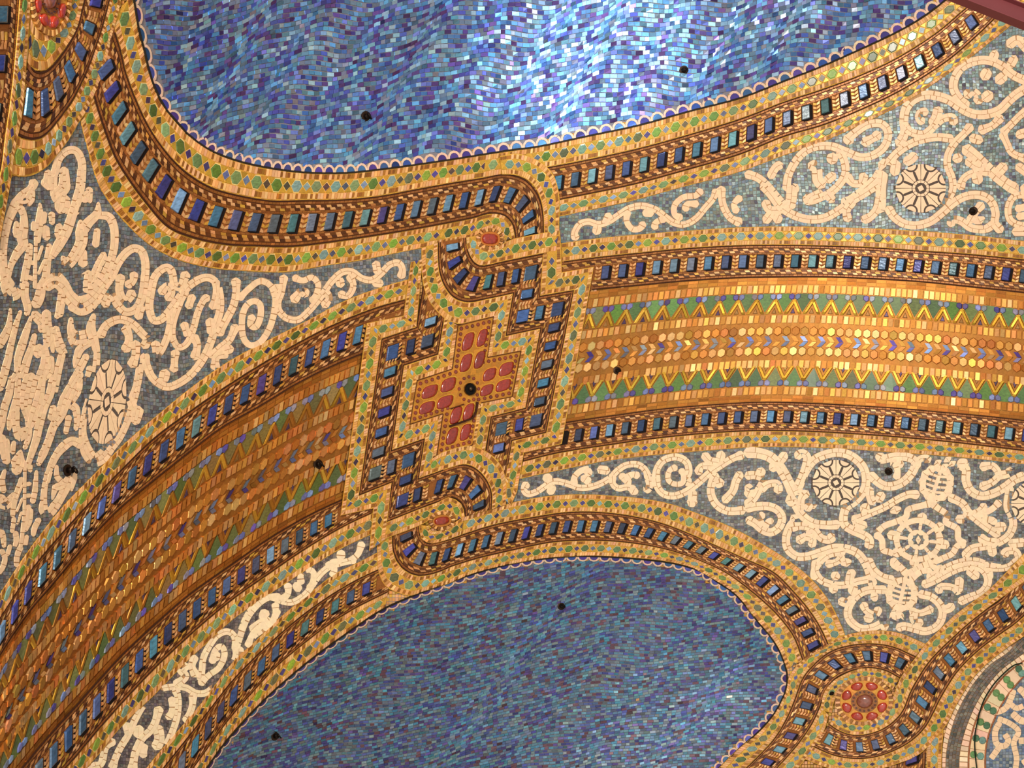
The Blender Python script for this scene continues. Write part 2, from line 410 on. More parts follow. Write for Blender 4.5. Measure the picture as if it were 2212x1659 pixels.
def build_gem(s, key):
    lv = s['level']*.005; th = thing(s['name'], s['label'], s['cat'], s['runs'][0].f([.5], [s['runs'][0].q0+5])[0], s['group'])
    bed(s, th, (205, 155, 62), lv, key)
    D = Set(); G = Set(); G.inset = [(1, .6), (.8, 1.)]; Q = Set(); O = Set(); Wt = Set(); p0, p1 = s['pitch'] or (37, 37); tot = sum(r.L for r in s['runs']); done = 0
    d = s.get('dash', (1, 1)); hb, he = lv, lv+.003; dp = s.get('dp', 5.2)
    ta = .27 if d[0] else .04; tb = .73 if d[1] else .96
    for ru in s['runs']:
        for side, (t0, t1) in enumerate(((.03, .25), (.75, .97))):
            if not d[side]: continue
            q = ru.q0
            while q < ru.q1:
                if rng.random() < .42: w = dp*.82; S_ = BRN; u = .10
                else: w = dp*1.08; S_ = TAN; u = 0.0
                sc = p0/37 if not ru.affine else 1; w *= (1+.3*(sc-1))
                D.add(ru.f([t0+u*.3, t0+u*.3, t1-u*.3, t1-u*.3], [q+.45, q+w-.45, q+w-.45, q+.45]), pick(S_, .1), hb, he, .4, key)
                q += w
        if ru.affine:
            pit = 37 if abs(ru.e[0]) > abs(ru.e[1]) else 47
            n = max(1, int(round(ru.L/pit))); st = ru.L/n; cells = []
            cells = [((k+.5)*st, st) for k in range(n)]; dm = [k*st for k in range(0 if not ru.c0 else 1, n+(1))]
        else:
            cells = []; q = 0
            while True:
                p = p0+(p1-p0)*min(1, (done+q)/tot)
                if q+p*.55 > ru.L: break
                cells.append((q+p/2, p)); q += p
            sc = ru.L/max(q, 1); cells = [(c*sc, p*sc) for c, p in cells]; dm = [c+p/2 for c, p in cells]
            st = np.mean([p for _, p in cells]) if cells else 30
        for c, p in cells:
            x, y = hexq(c, p*.265, ta+.035, tb-.035); G.add(ru.f(x, y), pick(s.get('green', GREEN), .12, .05), lv+.002, lv+.0065, .3, key)
            x, y = hexq(c, p*.29, ta+.0, tb-.0); Wt.add(ru.f(x, y), jit((235, 200, 130), .05), hb, hb+.0018, 0, key)
            for sg in (-1, 1):       # ochre triangles beside the hexagon
                for sd in (-1, 1):
                    tm = (ta+tb)/2; r = (tb-ta)/2; te = tm+sd*r*.98
                    O.add(ru.f([te, te, tm+sd*r*.16], [c+sg*p*.16, c+sg*p*.47, c+sg*p*.31]), jit((202, 158, 58), .07), hb, he, .3, key)
        for c in dm:
            a = st*.17; tm = (ta+tb)/2; r = (tb-ta)*.33
            Q.add(ru.f([tm, tm-r, tm, tm+r], [c-a, c, c+a, c]), pick(DIAM, .2, .1), lv+.002, lv+.006, .5, key)
            a *= 1.2; r *= 1.2
            Wt.add(ru.f([tm, tm-r, tm, tm+r], [c-a, c, c+a, c]), jit((235, 200, 130), .05), hb, hb+.002, 0, key)
        done += ru.L
    build(G, 'green_hexagon', 'gem', th, minarea=45); build(Q, 'blue_diamond', 'pearl', th, minarea=24)
    build(D, 'tan_tessera', 'matte', th, False); build(O, 'ochre_tessera', 'gold', th, False); build(Wt, 'cream_joint', 'matte', th, False)

# -- the long borders, read as rails
C1 = four('''287,-10 240,40 150,130 105,175/301,68 262,112 195,180 160,215/312,108 271,152 207,222 174,260/325,163 287,197 226,281 189,318/342,206 310,250 248,338 207,382/361,239 335,294 276,385 228,425/392,275 372,342 315,438 268,478/432,310 412,378 362,490 325,530/480,336 462,406 420,515 390,563/540,355 525,423 490,529 465,580/600,366 590,433 560,532 540,586/663,373 655,432 632,533 618,588/744,374 733,431 712,524 703,574/825,366 815,424 793,512 782,562/907,355 897,409 875,499 865,545/988,343 980,394 957,484 947,529/1050,333 1043,384 1022,471 1010,517''')
C5 = four('''1130,322 1122,371 1114,448 1110,484/1176,314 1172,363 1164,440 1160,478/1271,294 1267,345 1258,422 1254,458/1380,271 1376,321 1368,399 1364,434/1488,241 1486,291 1478,369 1474,404/1600,212 1600,256 1595,335 1592,373/1690,177 1693,220 1692,296 1690,337/1770,146 1775,193 1780,270 1780,305/1850,111 1858,162 1868,234 1875,262/1925,76 1937,125 1953,192 1962,217/1995,37 2019,73 2045,133 2060,151/2043,0 2080,22 2112,76 2130,98/2085,-40 2125,-15 2165,25 2192,48/2120,-80 2165,-55 2212,-15 2240,10''')
C6 = four('''1150,535 1149,572 1140,645/1215,525 1214,565 1205,640/1290,515 1285,556 1275,627/1384,506 1380,546 1370,618/1488,498 1484,536 1475,608/1600,491 1596,530 1588,601/1700,489 1696,529 1688,599/1800,491 1796,531 1787,599/1900,494 1896,535 1886,603/2000,500 1996,542 1985,609/2100,508 2096,549 2085,619/2212,521 2208,560 2196,631/2280,530 2276,568 2264,640''')
C7 = four('''1140,930 1130,997 1121,1035/1222,912 1210,978 1203,1017/1330,896 1320,961 1314,995/1437,882 1428,946 1423,982/1545,873 1536,936 1531,973/1640,868 1632,931 1628,966/1740,870 1732,932 1728,966/1840,875 1832,937 1828,970/1940,881 1931,944 1926,977/2040,890 2031,953 2026,984/2130,898 2121,963 2116,992/2212,907 2203,973 2198,1001/2280,914 2270,980 2265,1008''')
C8 = four('''905,597 900,640 885,722/825,620 816,663 798,759/744,650 736,694 718,792/663,693 655,734 638,832/581,734 573,781 557,881/500,777 492,832 476,927/420,832 412,887 396,988/340,897 333,946 318,1050/270,958 264,1013 250,1107/205,1023 199,1080 186,1176/135,1096 129,1157 118,1258/75,1172 70,1228 61,1325/20,1252 16,1310 8,1403/-30,1335 -34,1390 -42,1490/-80,1420 -84,1475 -92,1580''')
C9 = four('''820,1045 815,1103 812,1150/744,1077 740,1139 736,1186/663,1115 659,1187 655,1236/581,1163 577,1243 573,1290/515,1209 510,1290 506,1336/460,1247 455,1334 451,1386/407,1285 403,1380 399,1434/340,1343 336,1443 332,1503/271,1407 267,1516 264,1568/215,1467 212,1578 209,1635/163,1526 160,1640 157,1692/105,1590 103,1704 100,1760/40,1668 38,1785 36,1840''')
C10 = four('''850,1175 845,1218 838,1279 832,1313/780,1212 775,1250 768,1314 762,1359/720,1242 715,1285 706,1353 700,1403/663,1287 658,1325 650,1396 645,1446/610,1330 604,1370 597,1441 592,1492/554,1383 549,1421 541,1501 536,1545/500,1434 496,1477 488,1563 484,1605/434,1521 429,1563 421,1655 417,1700/352,1616 347,1666 339,1765 335,1805/300,1680 295,1735 287,1840 283,1880''')
C4 = four('''1003,1115 995,1156 975,1224 966,1262/1060,1100 1050,1138 1030,1207 1020,1240/1110,1085 1100,1126 1080,1195 1071,1226/1165,1074 1158,1116 1138,1182 1129,1214/1215,1069 1208,1108 1190,1172 1181,1206/1270,1068 1262,1105 1246,1168 1238,1202/1325,1071 1318,1108 1299,1168 1290,1201/1390,1077 1378,1117 1353,1172 1342,1204/1450,1089 1436,1132 1407,1180 1393,1207/1512,1111 1495,1155 1461,1193 1446,1214/1570,1134 1552,1181 1516,1213 1498,1228/1635,1168 1610,1207 1572,1240 1548,1256/1701,1209 1672,1236 1625,1280 1592,1287/1752,1250 1716,1279 1665,1315 1630,1335/1791,1298 1748,1317 1694,1347 1660,1370/1815,1345 1772,1354 1716,1380 1682,1402/1828,1378 1790,1392 1733,1426 1699,1446''')
G = 'gem borders of green hexagons'; Rb = 'ribbons of blue jewels'
strip('gem', 'gem_border', 'green and gold gem border along the left and lower rim of the upper blue dome', cut(C1, 0, 1), 1, pitch=(54, 35))
strip('gem', 'gem_border', 'green and gold gem border between the sweeping jewel ribbon and the left scroll panel', cut(C1, 2, 3, 1), 1, pitch=(40, 37))
strip('rib', 'jewel_ribbon', 'sweeping jewel ribbon round the lower left of the upper blue dome, ending in a hook', cut(C1, 1, 2)+rws('1085,376 1054,461/1112,379 1076,462/1135,388 1090,466/1155,408 1101,476/1168,435 1109,489/1174,468 1112,502/1174,512 1114,522'), 2, 'jewelled ribbon', (50, 30), tw=1.0)
strip('gem', 'gem_border', 'green and gold gem border under the right rim of the upper blue dome', cut(C1, 0, 1, 16)+cut(C5, 0, 1), 1, pitch=(38, 52))
strip('gem', 'gem_border', 'green and gold gem border above the upper right scroll panel', cut(C5, 2, 3), 1, pitch=(42, 52))
strip('rib', 'jewel_ribbon', 'jewel ribbon climbing to the upper right corner beside the upper blue dome', cut(C5, 1, 2, 0), 1, 'jewelled ribbon', (36, 50))
strip('gem', 'gem_border', 'gem border between the upper right scroll panel and the right gold arch', cut(C6, 0, 1), 1, pitch=(37, 46))
strip('rib', 'jewel_ribbon', 'jewel ribbon along the upper edge of the right gold arch', cut(C6, 1, 2), 1, 'jewelled ribbon', (36, 38))
strip('rib', 'jewel_ribbon', 'jewel ribbon along the lower edge of the right gold arch', cut(C7, 0, 1), 1, 'jewelled ribbon', (33, 38))
strip('gem', 'gem_border', 'gem border below the right gold arch, above the lower right scroll panel', cut(C7, 1, 2), 1, pitch=(38, 44))
strip('gem', 'gem_border', 'gem border below the left scroll panel, above the left gold arch', cut(C8, 0, 1), 1, pitch=(42, 56))
strip('rib', 'jewel_ribbon', 'jewel ribbon along the upper edge of the dim left gold arch', cut(C8, 1, 2), 1, 'jewelled ribbon', (35, 54), tw=1.1)
strip('rib', 'jewel_ribbon', 'jewel ribbon along the lower edge of the dim left gold arch', cut(C9, 0, 1), 1, 'jewelled ribbon', (33, 50), tw=1.1)
strip('gem', 'gem_border', 'gem border between the left gold arch and the narrow lower left scroll panel', cut(C9, 1, 2), 1, pitch=(42, 50))
strip('gem', 'gem_border', 'gem border below the narrow lower left scroll panel', cut(C10, 0, 1), 1, pitch=(44, 56))
strip('rib', 'jewel_ribbon', 'jewel ribbon beside the left rim of the lower blue dome', cut(C10, 1, 2), 1, 'jewelled ribbon', (38, 52), tw=1.1)
strip('gem', 'gem_border', 'gem border on the left rim of the lower blue dome', cut(C10, 2, 3), 1, pitch=(42, 56))
strip('gem', 'gem_border', 'gem border above the hooked jewel ribbon that crowns the lower blue dome', cut(C4, 0, 1), 2, pitch=(39, 33))
strip('gem', 'gem_border', 'gem border on the top and right rim of the lower blue dome', rws('848,1157 815,1165/848,1182 815,1195/855,1208 817,1232/872,1230 835,1268/898,1243 882,1287/925,1242 918,1277/955,1233 945,1268')+[(r[2][0], r[2][1], r[3][0], r[3][1]) for r in C4], 2, pitch=(37, 33))
strip('rib', 'jewel_ribbon', 'hooked jewel ribbon over the top and right of the lower blue dome', rws('905,1134 848,1157/907,1152 848,1182/911,1162 855,1208/918,1170 872,1230/928,1173 898,1243/943,1172 925,1242/975,1163 955,1233')+cut(C4, 1, 2), 2, 'jewelled ribbon', (30, 30))
# -- top left corner
strip('rib', 'jewel_ribbon', 'straight jewel ribbon down the left border of the picture at the top left corner', rws('-35,-20 45,-20/-35,100 36,100/-40,200 26,200/-50,300 12,300/-60,400 -4,400'), 1, 'jewelled ribbon', (95, 95))
strip('gem', 'gem_border', 'narrow upright gem border at the far left, beside the straight jewel ribbon', rws('45,-20 68,-20/36,100 60,100/26,200 49,240/12,300 32,330/5,360 24,390/-10,430 12,455/-22,520 -2,530'), 3, pitch=(62, 60))
strip('rib', 'jewel_ribbon', 'short curved jewel ribbon below the rosette in the top left corner', rws('190,-25 243,-25/178,20 228,35/168,58 211,92/152,90 188,155/130,122 160,212/110,145 130,256/92,155 95,295/75,152 65,302/61,133 38,292'), 2, 'jewelled ribbon', (62, 34))
strip('gem', 'gem_border', 'gem border wrapping the short curved jewel ribbon at the top left', rws('243,-25 264,-25/236,5 258,20/222,60 243,75/208,100 232,125/190,152 215,180/163,209 187,240/150,230 172,262/132,253 150,300/108,283 122,337/90,298 100,362/72,302 72,378/50,299 45,382/30,288 22,376'), 2, pitch=(45, 34))
strip('gem', 'gem_border', 'inner gem border round the rosette in the top left corner', rws('150,-30 190,-30/145,10 180,10/136,40 168,58/120,62 150,92/105,70 125,125/92,68 100,152/78,58 72,150/66,30 58,128/62,-20 50,60'), 2, pitch=(44, 34), dash=(1, 1))
# -- the knot in the middle
strip('gem', 'gem_border', 'gem border from the left scroll panel into the upper hook of the knot', rws('957,484 947,529/1022,471 1010,517/1045,464 1038,503/1072,461 1060,494/1092,466 1074,498/1107,485 1081,508/1113,514 1084,520'), 1, pitch=(37, 37))
strip('rib', 'jewel_ribbon', 'stepped jewel ribbon on the right of the red cross, hooking left at its top', rws('1007,513 946,524/1009,532 946,548/1013,546 949,588/1021,562 961,620/1031,571 980,643/1043,574 1008,653/1060,571 1040,648/1080,566 1062,644 K/1183.5,545.5 1108,634 C/1167,639 1092,726 C/1240,626.5 1167,710 C/1180,935 1135,881 C/1106.5,952.5 1060,900 C/1093.6,1032 1047,990 K'), 3, 'jewelled ribbon', (30, 30))
strip('rib', 'jewel_ribbon', 'stepped jewel ribbon on the left of the red cross, hooking right at its foot', rws('965,650 914,618 K/946.5,766 899.7,706.5 C/872.6,790 824.4,731.5 C/847,972 775,1071 C/918,946.5 846,1042.7 C/904.8,1033 834.6,1128 C/945,1019 925,1092 K/970,1010 950,1083/1000,1003 970,1074/1022,1008 984,1077/1042,1024 994,1084/1056,1045 1001,1094/1063,1068 1004,1103/1062,1100 1004,1116'), 3, 'jewelled ribbon', (30, 30))
strip('gem', 'gem_border', 'gem border outlining the right side of the knot, against the right gold arch', rws('1085,377 1080,337/1112,378 1118,332/1138,388 1160,345/1158,408 1192,372/1169,434 1205,405/1174,462 1209,440/1175,490 1208,490/1175,515 1211,515 K/1167,639 1214,588 C/1240,626.5 1283,576 C/1180,935 1213.6,959 C/1106.5,952.5 1132,978 C/1092,1031 1117,1062 K/1085,1075 1104,1092 K'), 4, pitch=(35, 48))
strip('gem', 'gem_border', 'gem border under the red oval of the upper hook', rws('1034,508 1007,513/1036,520 1009,535/1041,528 1019,559/1050,533 1032,572/1063,534 1050,573/1085,527 1080,566/1109,516 1104,561/1172,503 1163,549/1208,496 1200,543'), 4, pitch=(37, 39))
strip('gem', 'gem_border', 'gem border from the upper hook round the top and right of the red cross', rws('946,524 911,536/946,550 911,570/949,588 914,612/961,620 928,652/980,643 958,686/1003,652 990,700/1025,652 1022,694/1049,646.5 1043,689 K/1108,634 1066,684 C/1092,726 1053,772 C/1167,710 1126,758 C/1135,881 1107,857 C/1060,900 1033,872 C/1047,980 1020,962 K'), 4, pitch=(35, 37))
strip('gem', 'gem_border', 'gem border outlining the left side of the knot, against the left gold arch', rws('913,560 888,566 K/899.7,706.5 872,682 C/824.4,731.5 793,698 C/775,1071 736,1114 C/846,1042.7 806.5,1098 C/832,1165 798,1190 K'), 4, pitch=(47, 47))
strip('gem', 'gem_border', 'gem border round the left and foot of the red cross', rws('960,687 989,703 K/946.5,766 977,797 C/872.6,790 901,822 C/847,972 885,917 C/918,946.5 957,894 C/904.8,1033 943,984 C/945,1019 957,976 K/984,1007 985,967/1003,1003 1010,962/1022,1008 1035,967/1042,1024 1065,985/1056,1045 1085,1010/1063,1068 1094,1045/1062,1100 1093,1090'), 4, pitch=(37, 36))
strip('gem', 'gem_border', 'gem border above the red oval of the lower hook', rws('834.6,1128 832,1165/855,1120 848,1158/905,1100 905,1136/930,1091 932,1121/950,1083 950,1112/970,1074 966,1111/992,1084 974,1113/1001,1098 978,1118/1004,1116 980,1125'), 4, pitch=(37, 37))
strip('gem', 'gem_border', 'short gem border under the red oval of the lower hook', rws('926,1136 905,1134/930,1145 908,1158/936,1148 915,1168/946,1147 930,1174/958,1143 950,1171/980,1130 975,1163/1003,1115 995,1156'), 4, pitch=(33, 37))
# -- the loop at the lower right
strip('gem', 'gem_border', 'gem border round the outside of the looping jewel ribbon at the lower right', rws('1540,1672 1590,1680/1590,1622 1640,1631/1639,1581 1672,1596/1672,1543 1697,1555/1696,1497 1716,1512/1706,1458 1732,1468/1737,1423 1756,1437/1770,1402 1790,1409/1815,1376 1830,1395/1875,1363 1880,1390/1937,1366 1930,1397/2000,1391 1978,1418'), 2, pitch=(34, 35))
strip('rib', 'jewel_ribbon', 'looping jewel ribbon between the lower blue dome and the red rosette', rws('1590,1680 1650,1690/1640,1631 1690,1647/1672,1596 1724,1608/1697,1555 1752,1568/1716,1512 1772,1526/1732,1468 1781,1495/1756,1437 1804,1467/1790,1409 1832,1452/1830,1395 1858,1445/1880,1390 1884,1443/1930,1397 1915,1450/1978,1418 1943,1465'), 3, 'jewelled ribbon', (37, 36))
strip('gem', 'gem_border', 'gem border inside the looping ribbon, from left of the rosette to the bottom edge', rws('1772,1526 1790,1545/1752,1568 1779,1582/1724,1608 1754,1620/1690,1647 1722,1662/1650,1690 1680,1702'), 3, pitch=(38, 38))
strip('gem', 'gem_border', 'gem border over the top of the red rosette, inside the loop', rws('1772,1534 1797,1540/1775,1510 1802,1515/1786,1486 1815,1492/1808,1465 1828,1478/1850,1446 1855,1470/1884,1443 1882,1467/1915,1450 1905,1473/1943,1465 1928,1490'), 3, pitch=(30, 30))
strip('rib', 'jewel_ribbon', 'jewel ribbon coming in from the right edge and curling under the red rosette', rws('2212,1230 2250,1290/2168,1288 2200,1342/2127,1318 2160,1371/2087,1350 2122,1399/2051,1383 2088,1430/2021,1412 2062,1460/2000,1437 2045,1487/1981,1467 2031,1511/1965,1496 2017,1540/1951,1532 1997,1574/1932,1556 1966,1603/1905,1575 1927,1624/1872,1586 1885,1637/1840,1587 1840,1639/1813,1578 1797,1631/1792,1564 1756,1613'), 3, 'jewelled ribbon', (38, 33))
strip('gem', 'gem_border', 'gem border between the lower right scroll panel and the ribbon curling under the rosette', rws('2212,1195 2240,1238/2140,1270 2168,1288/2098,1302 2127,1318/2062,1329 2087,1350/2030,1360 2051,1383/2000,1390 2021,1412/1978,1420 2000,1437/1960,1443 1981,1467/1943,1468 1965,1497/1929,1505 1951,1532/1913,1532 1932,1556/1894,1548 1905,1575/1870,1557 1872,1586/1845,1558 1840,1587/1825,1552 1813,1578/1805,1543 1792,1564'), 4, pitch=(44, 30))
strip('gem', 'gem_border', 'gem border between the curling ribbon and the big roundel at the right edge', rws('2255,1290 2275,1312/2200,1342 2222,1366/2160,1371 2184,1393/2122,1399 2146,1422/2088,1430 2113,1452/2062,1460 2090,1482/2031,1511 2062,1530/2017,1540 2048,1560/1997,1574 2018,1598/1966,1603 1982,1632/1927,1624 1935,1651/1885,1637 1888,1664/1840,1639 1838,1667/1797,1631 1788,1659/1756,1613 1738,1640'), 4, pitch=(36, 36))
strip('gem', 'gem_border', 'short upright gem border left of the big roundel, at the bottom edge', rws('2002,1590 2038,1575/2002,1640 2034,1640/2002,1700 2034,1700'), 3, pitch=(36, 36))
strip('rib', 'jewel_ribbon', 'scrap of jewel ribbon at the bottom edge left of the big roundel', rws('2000,1606 1938,1640/1999,1650 1936,1665/1996,1700 1934,1700'), 1, 'jewelled ribbon', (36, 36))
for k, s in enumerate(STRIPS): s['key'] = 20+k
# ------------------------------------------------------------------ scroll panels: ivory vines on slate tesserae
SC = 3.687
VINES = {'L': [], 'U': [], 'R': [], 'B': []}
def vines(panel, ox, oy, text, z=0):
    for ln in text.strip().replace('\n', '/').split('/'):
        w, pts = ln.split(':'); v = [float(x) for x in pts.replace(',', ' ').split()]
        P = [(ox+v[k]/SC, oy+v[k+1]/SC) for k in range(0, len(v), 2)]; VINES[panel].append((np.array(P), float(w)/SC))
def ring(panel, ox, oy, cx, cy, rx, ry, w, rot=0, a0=0, a1=360, n=24):
    a = np.radians(np.linspace(a0, a1, n+1)); c, s = math.cos(math.radians(rot)), math.sin(math.radians(rot))
    x = np.cos(a)*rx; y = np.sin(a)*ry
    VINES[panel].append((np.stack([ox+(cx+x*c-y*s)/SC, oy+(cy+x*s+y*c)/SC], 1), w/SC))
def lobes(panel, ox, oy, cx, cy, rx, ry, n, w, rot=0, a0=0, a1=360):
    for k in range(n):
        a = math.radians(a0+(a1-a0)*k/n); c, s = math.cos(math.radians(rot)), math.sin(math.radians(rot))
        x, y = math.cos(a)*rx, math.sin(a)*ry; x2, y2 = x*.72, y*.72
        vines(panel, ox, oy, '%f: %f %f %f %f' % (w, cx+x2*c-y2*s, cy+x2*s+y2*c, cx+x*c-y*s, cy+x*s+y*c))
def cone(panel, ox, oy, cx, cy, rx, ry, rot, stem):
    lobes(panel, ox, oy, cx, cy, rx*1.22, ry*1.16, 11, 52, rot, 20)
    ring(panel, ox, oy, cx, cy, rx, ry, 44, rot)
    c, s = math.cos(math.radians(rot)), math.sin(math.radians(rot))
    for k in (-.55, -.2, .15, .5):
        w = rx*math.sqrt(1-k*k)*.9; y = k*ry
        for sg in (-1, 1):
            x = sg*w; vines(panel, ox, oy, '20: %f %f %f %f' % (cx-(y+12)*s, cy+(y+12)*c, cx+x*c-y*s, cy+x*s+y*c))
    vines(panel, ox, oy, '30: '+stem)
# lower right panel
O = (1612, 800)
vines('R', *O, '''65: 400 980 430 900 475 800 540 715 640 668 750 655 850 690 930 770 955 870 935 960 870 1040 800 1090 775 1160 785 1230 850 1275 930 1310 980 1350 975 1410
65: 985 830 1070 905 1150 925 1240 895 1310 830 1345 760 1335 715 1280 690 1200 685 1130 700 1060 710/70: 1080 675 1060 715/50: 1160 730 1190 745 1245 745/45: 1190 740 1205 800 1195 860/50: 1350 770 1380 710 1430 700 1455 725
80: 0 650 100 660 190 690 260 760 310 840 350 920 380 985/60: 310 665 270 725/55: 195 785 245 760 290 790/62: 400 690 440 660 485 690 470 780 440 860 410 930/78: 330 1040 385 1030
65: 390 1060 440 1150 530 1215 640 1232 735 1228/55: 430 1110 440 1020 485 970/50: 480 1110 520 1060 540 1090/62: 0 1100 80 1085 170 1082 245 1110 285 1170 265 1245 200 1290 130 1270 70 1220 10 1185/45: 120 1230 105 1170 140 1150/40: 150 1250 175 1205 210 1200
60: 0 1070 60 1020 100 950 135 870 70 835 0 840/55: 110 950 180 905 250 905 255 970/48: 110 830 125 785/55: 0 930 30 950 10 1000
62: 370 1165 390 1195 350 1240 318 1330 330 1420 400 1480 490 1480 600 1445 700 1415 800 1420 890 1460 950 1540 1000 1659/58: 350 1250 450 1240 540 1270 590 1330 650 1350 695 1320/55: 410 1360 460 1330 520 1300/50: 470 1320 530 1340 520 1400
58: 780 1440 660 1465 580 1530 545 1600 555 1659/50: 640 1545 720 1525 770 1480/55: 790 1510 800 1550/50: 820 1600 850 1640
55: 1370 990 1290 990 1200 1030 1100 1090 960 1150 850 1195/60: 1010 1060 985 1000 985 940/50: 1050 1040 1085 980/55: 920 1090 970 1110/78: 1185 1100 1195 1125/60: 860 1210 950 1240
60: 1620 1010 1720 1060 1770 1130 1850 1200 1930 1260 2010 1310/48: 1810 1150 1870 1110 1900 1070/46: 1850 1150 1950 1110 2020 1045/46: 1890 1180 1960 1195 1975 1220/62: 1770 1130 1740 1180 1680 1185
65: 1700 750 1750 790 1750 880 1790 960 1870 1000 1970 980 2060 930 2140 870 2212 840/55: 1690 745 1760 740/55: 1870 770 1960 760 2010 830 1960 890 1870 930/60: 2000 840 2090 820 2100 785
60: 2100 930 2080 1080 2115 1160 2125 1240 2085 1320 2000 1375 1900 1400 1800 1420 1735 1480/55: 2000 1375 1920 1360 1860 1330/55: 1990 1250 2060 1245/60: 1950 1390 1965 1470/62: 2100 1380 2212 1370
46: 1030 1305 1100 1240 1180 1210 1270 1170 1290 1110 1390 1080 1470 1060/46: 1480 1060 1530 1100 1600 1150 1590 1210 1680 1260 1690 1340 1740 1385/46: 1740 1385 1680 1400 1640 1460 1560 1500 1500 1530 1480 1590 1400 1600 1310 1659/46: 1030 1305 1080 1350 1090 1430 1150 1450 1200 1490 1165 1540 1230 1590 1290 1659
55: 1450 1659 1560 1590 1700 1530 1830 1520 1950 1560 2080 1570 2165 1520 2150 1445 2080 1440 2050 1475/55: 1890 1540 1930 1600 1930 1659/50: 1530 1620 1550 1560''')
for (a, b) in ((1575, 760), (1522, 728), (1600, 705), (1636, 738)): vines('R', *O, '62: %d %d %d %d' % (a, b, a+8, b+12))
lobes('R', *O, 1370, 1350, 238, 205, 8, 62, 10); ring('R', *O, 1370, 1350, 172, 155, 42)
for k in range(8):
    a = math.radians(k*45+8); vines('R', *O, '26: %f %f %f %f' % (1370+90*math.cos(a), 1350+80*math.sin(a), 1370+160*math.cos(a), 1350+142*math.sin(a)))
lobes('R', *O, 1370, 1350, 78, 70, 8, 46, 20); vines('R', *O, '60: 1366 1350 1374 1350')
cone('R', *O, 1515, 900, 108, 122, 12, '1548 800 1520 890 1490 980 1470 1060')
O = (1612, 1209)
vines('R', *O, '''55: 560 10 550 90 600 165 700 200 800 200 900 170 990 160 1010 205/60: 690 255 700 200/60: 820 200 830 110/60: 720 110 700 150/62: 840 265 860 205
65: 970 0 1010 80 1080 140 1170 165/46: 1160 0 1240 70 1275 115/46: 1480 20 1380 60 1290 115
60: 1410 200 1500 165 1620 100 1720 60 1820 50 1900 95 1925 180 1875 260 1780 300 1700 335/50: 1530 260 1550 215 1640 220 1700 260/60: 1700 150 1690 250/55: 1770 80 1840 140/50: 1900 60 2000 70 2080 60 2160 10
60: 1110 240 980 240 890 280 830 350 808 430 840 500 920 550 1010 540 1080 510 1110 550/60: 745 325 800 345 850 310/50: 930 350 960 410 1030 440 1055 385/60: 950 460 1000 470/48: 1000 300 1040 290
60: 1380 270 1480 300 1550 370 1562 450 1520 530 1430 570 1340 550 1260 530 1205 545/60: 1570 400 1620 385 1640 360/50: 1310 410 1390 425 1480 390/50: 1330 440 1340 495 1400 505
55: 1160 430 1175 440/55: 1230 445 1240 440/55: 1190 400 1195 470''')
cone('R', *O, 1240, 275, 100, 112, 10, '1275 110 1240 280 1200 440')
O = (1000, 800)
vines('R', *O, '''48: 510 900 485 950 520 985 590 965 650 925 700 890 760 885 840 905 930 935 1010 930 1100 900 1180 850 1230 800 1300 755 1390 750 1450 790 1480 860/46: 645 865 700 850/46: 690 980 720 920/45: 885 910 890 850 940 800 1005 790/45: 1010 790 985 830/46: 950 850 1010 890
50: 1080 790 1160 800/48: 1190 840 1195 905 1240 940 1310 930 1370 955/48: 1350 980 1370 940/44: 1260 830 1290 870 1330 900/44: 1300 860 1350 830 1400 840/50: 1480 850 1485 930 1450 955
40: 1700 770 1645 800 1635 870 1685 905 1750 895 1755 830 1735 790/54: 1535 880 1545 790 1600 715 1700 690 1780 730 1800 810 1770 870 1810 895/54: 1535 860 1550 930 1600 985 1680 1000 1770 970 1870 900 1960 820 2050 760 2140 705 2230 670
60: 1920 670 1965 720 2030 735/60: 2060 655 2045 720/50: 1870 820 1900 765 1980 760/68: 1800 1045 1850 1050/60: 1830 960 1825 1040/60: 2240 1115 2110 1120 2020 1070 1975 980 1985 890 2020 830/50: 2010 905 2070 890/60: 2212 820 2175 880 2150 960 2080 1040''')
MEDAL = [('R', 1612+715/SC, 800+895/SC, 51, 50, 0), ('R', 1612+2300/SC, 800+1060/SC, 52, 50, 0), ('U', 1612+1390/SC, 1500/SC, 55, 53, 0), ('L', 232, 868, 40, 93, 8)]
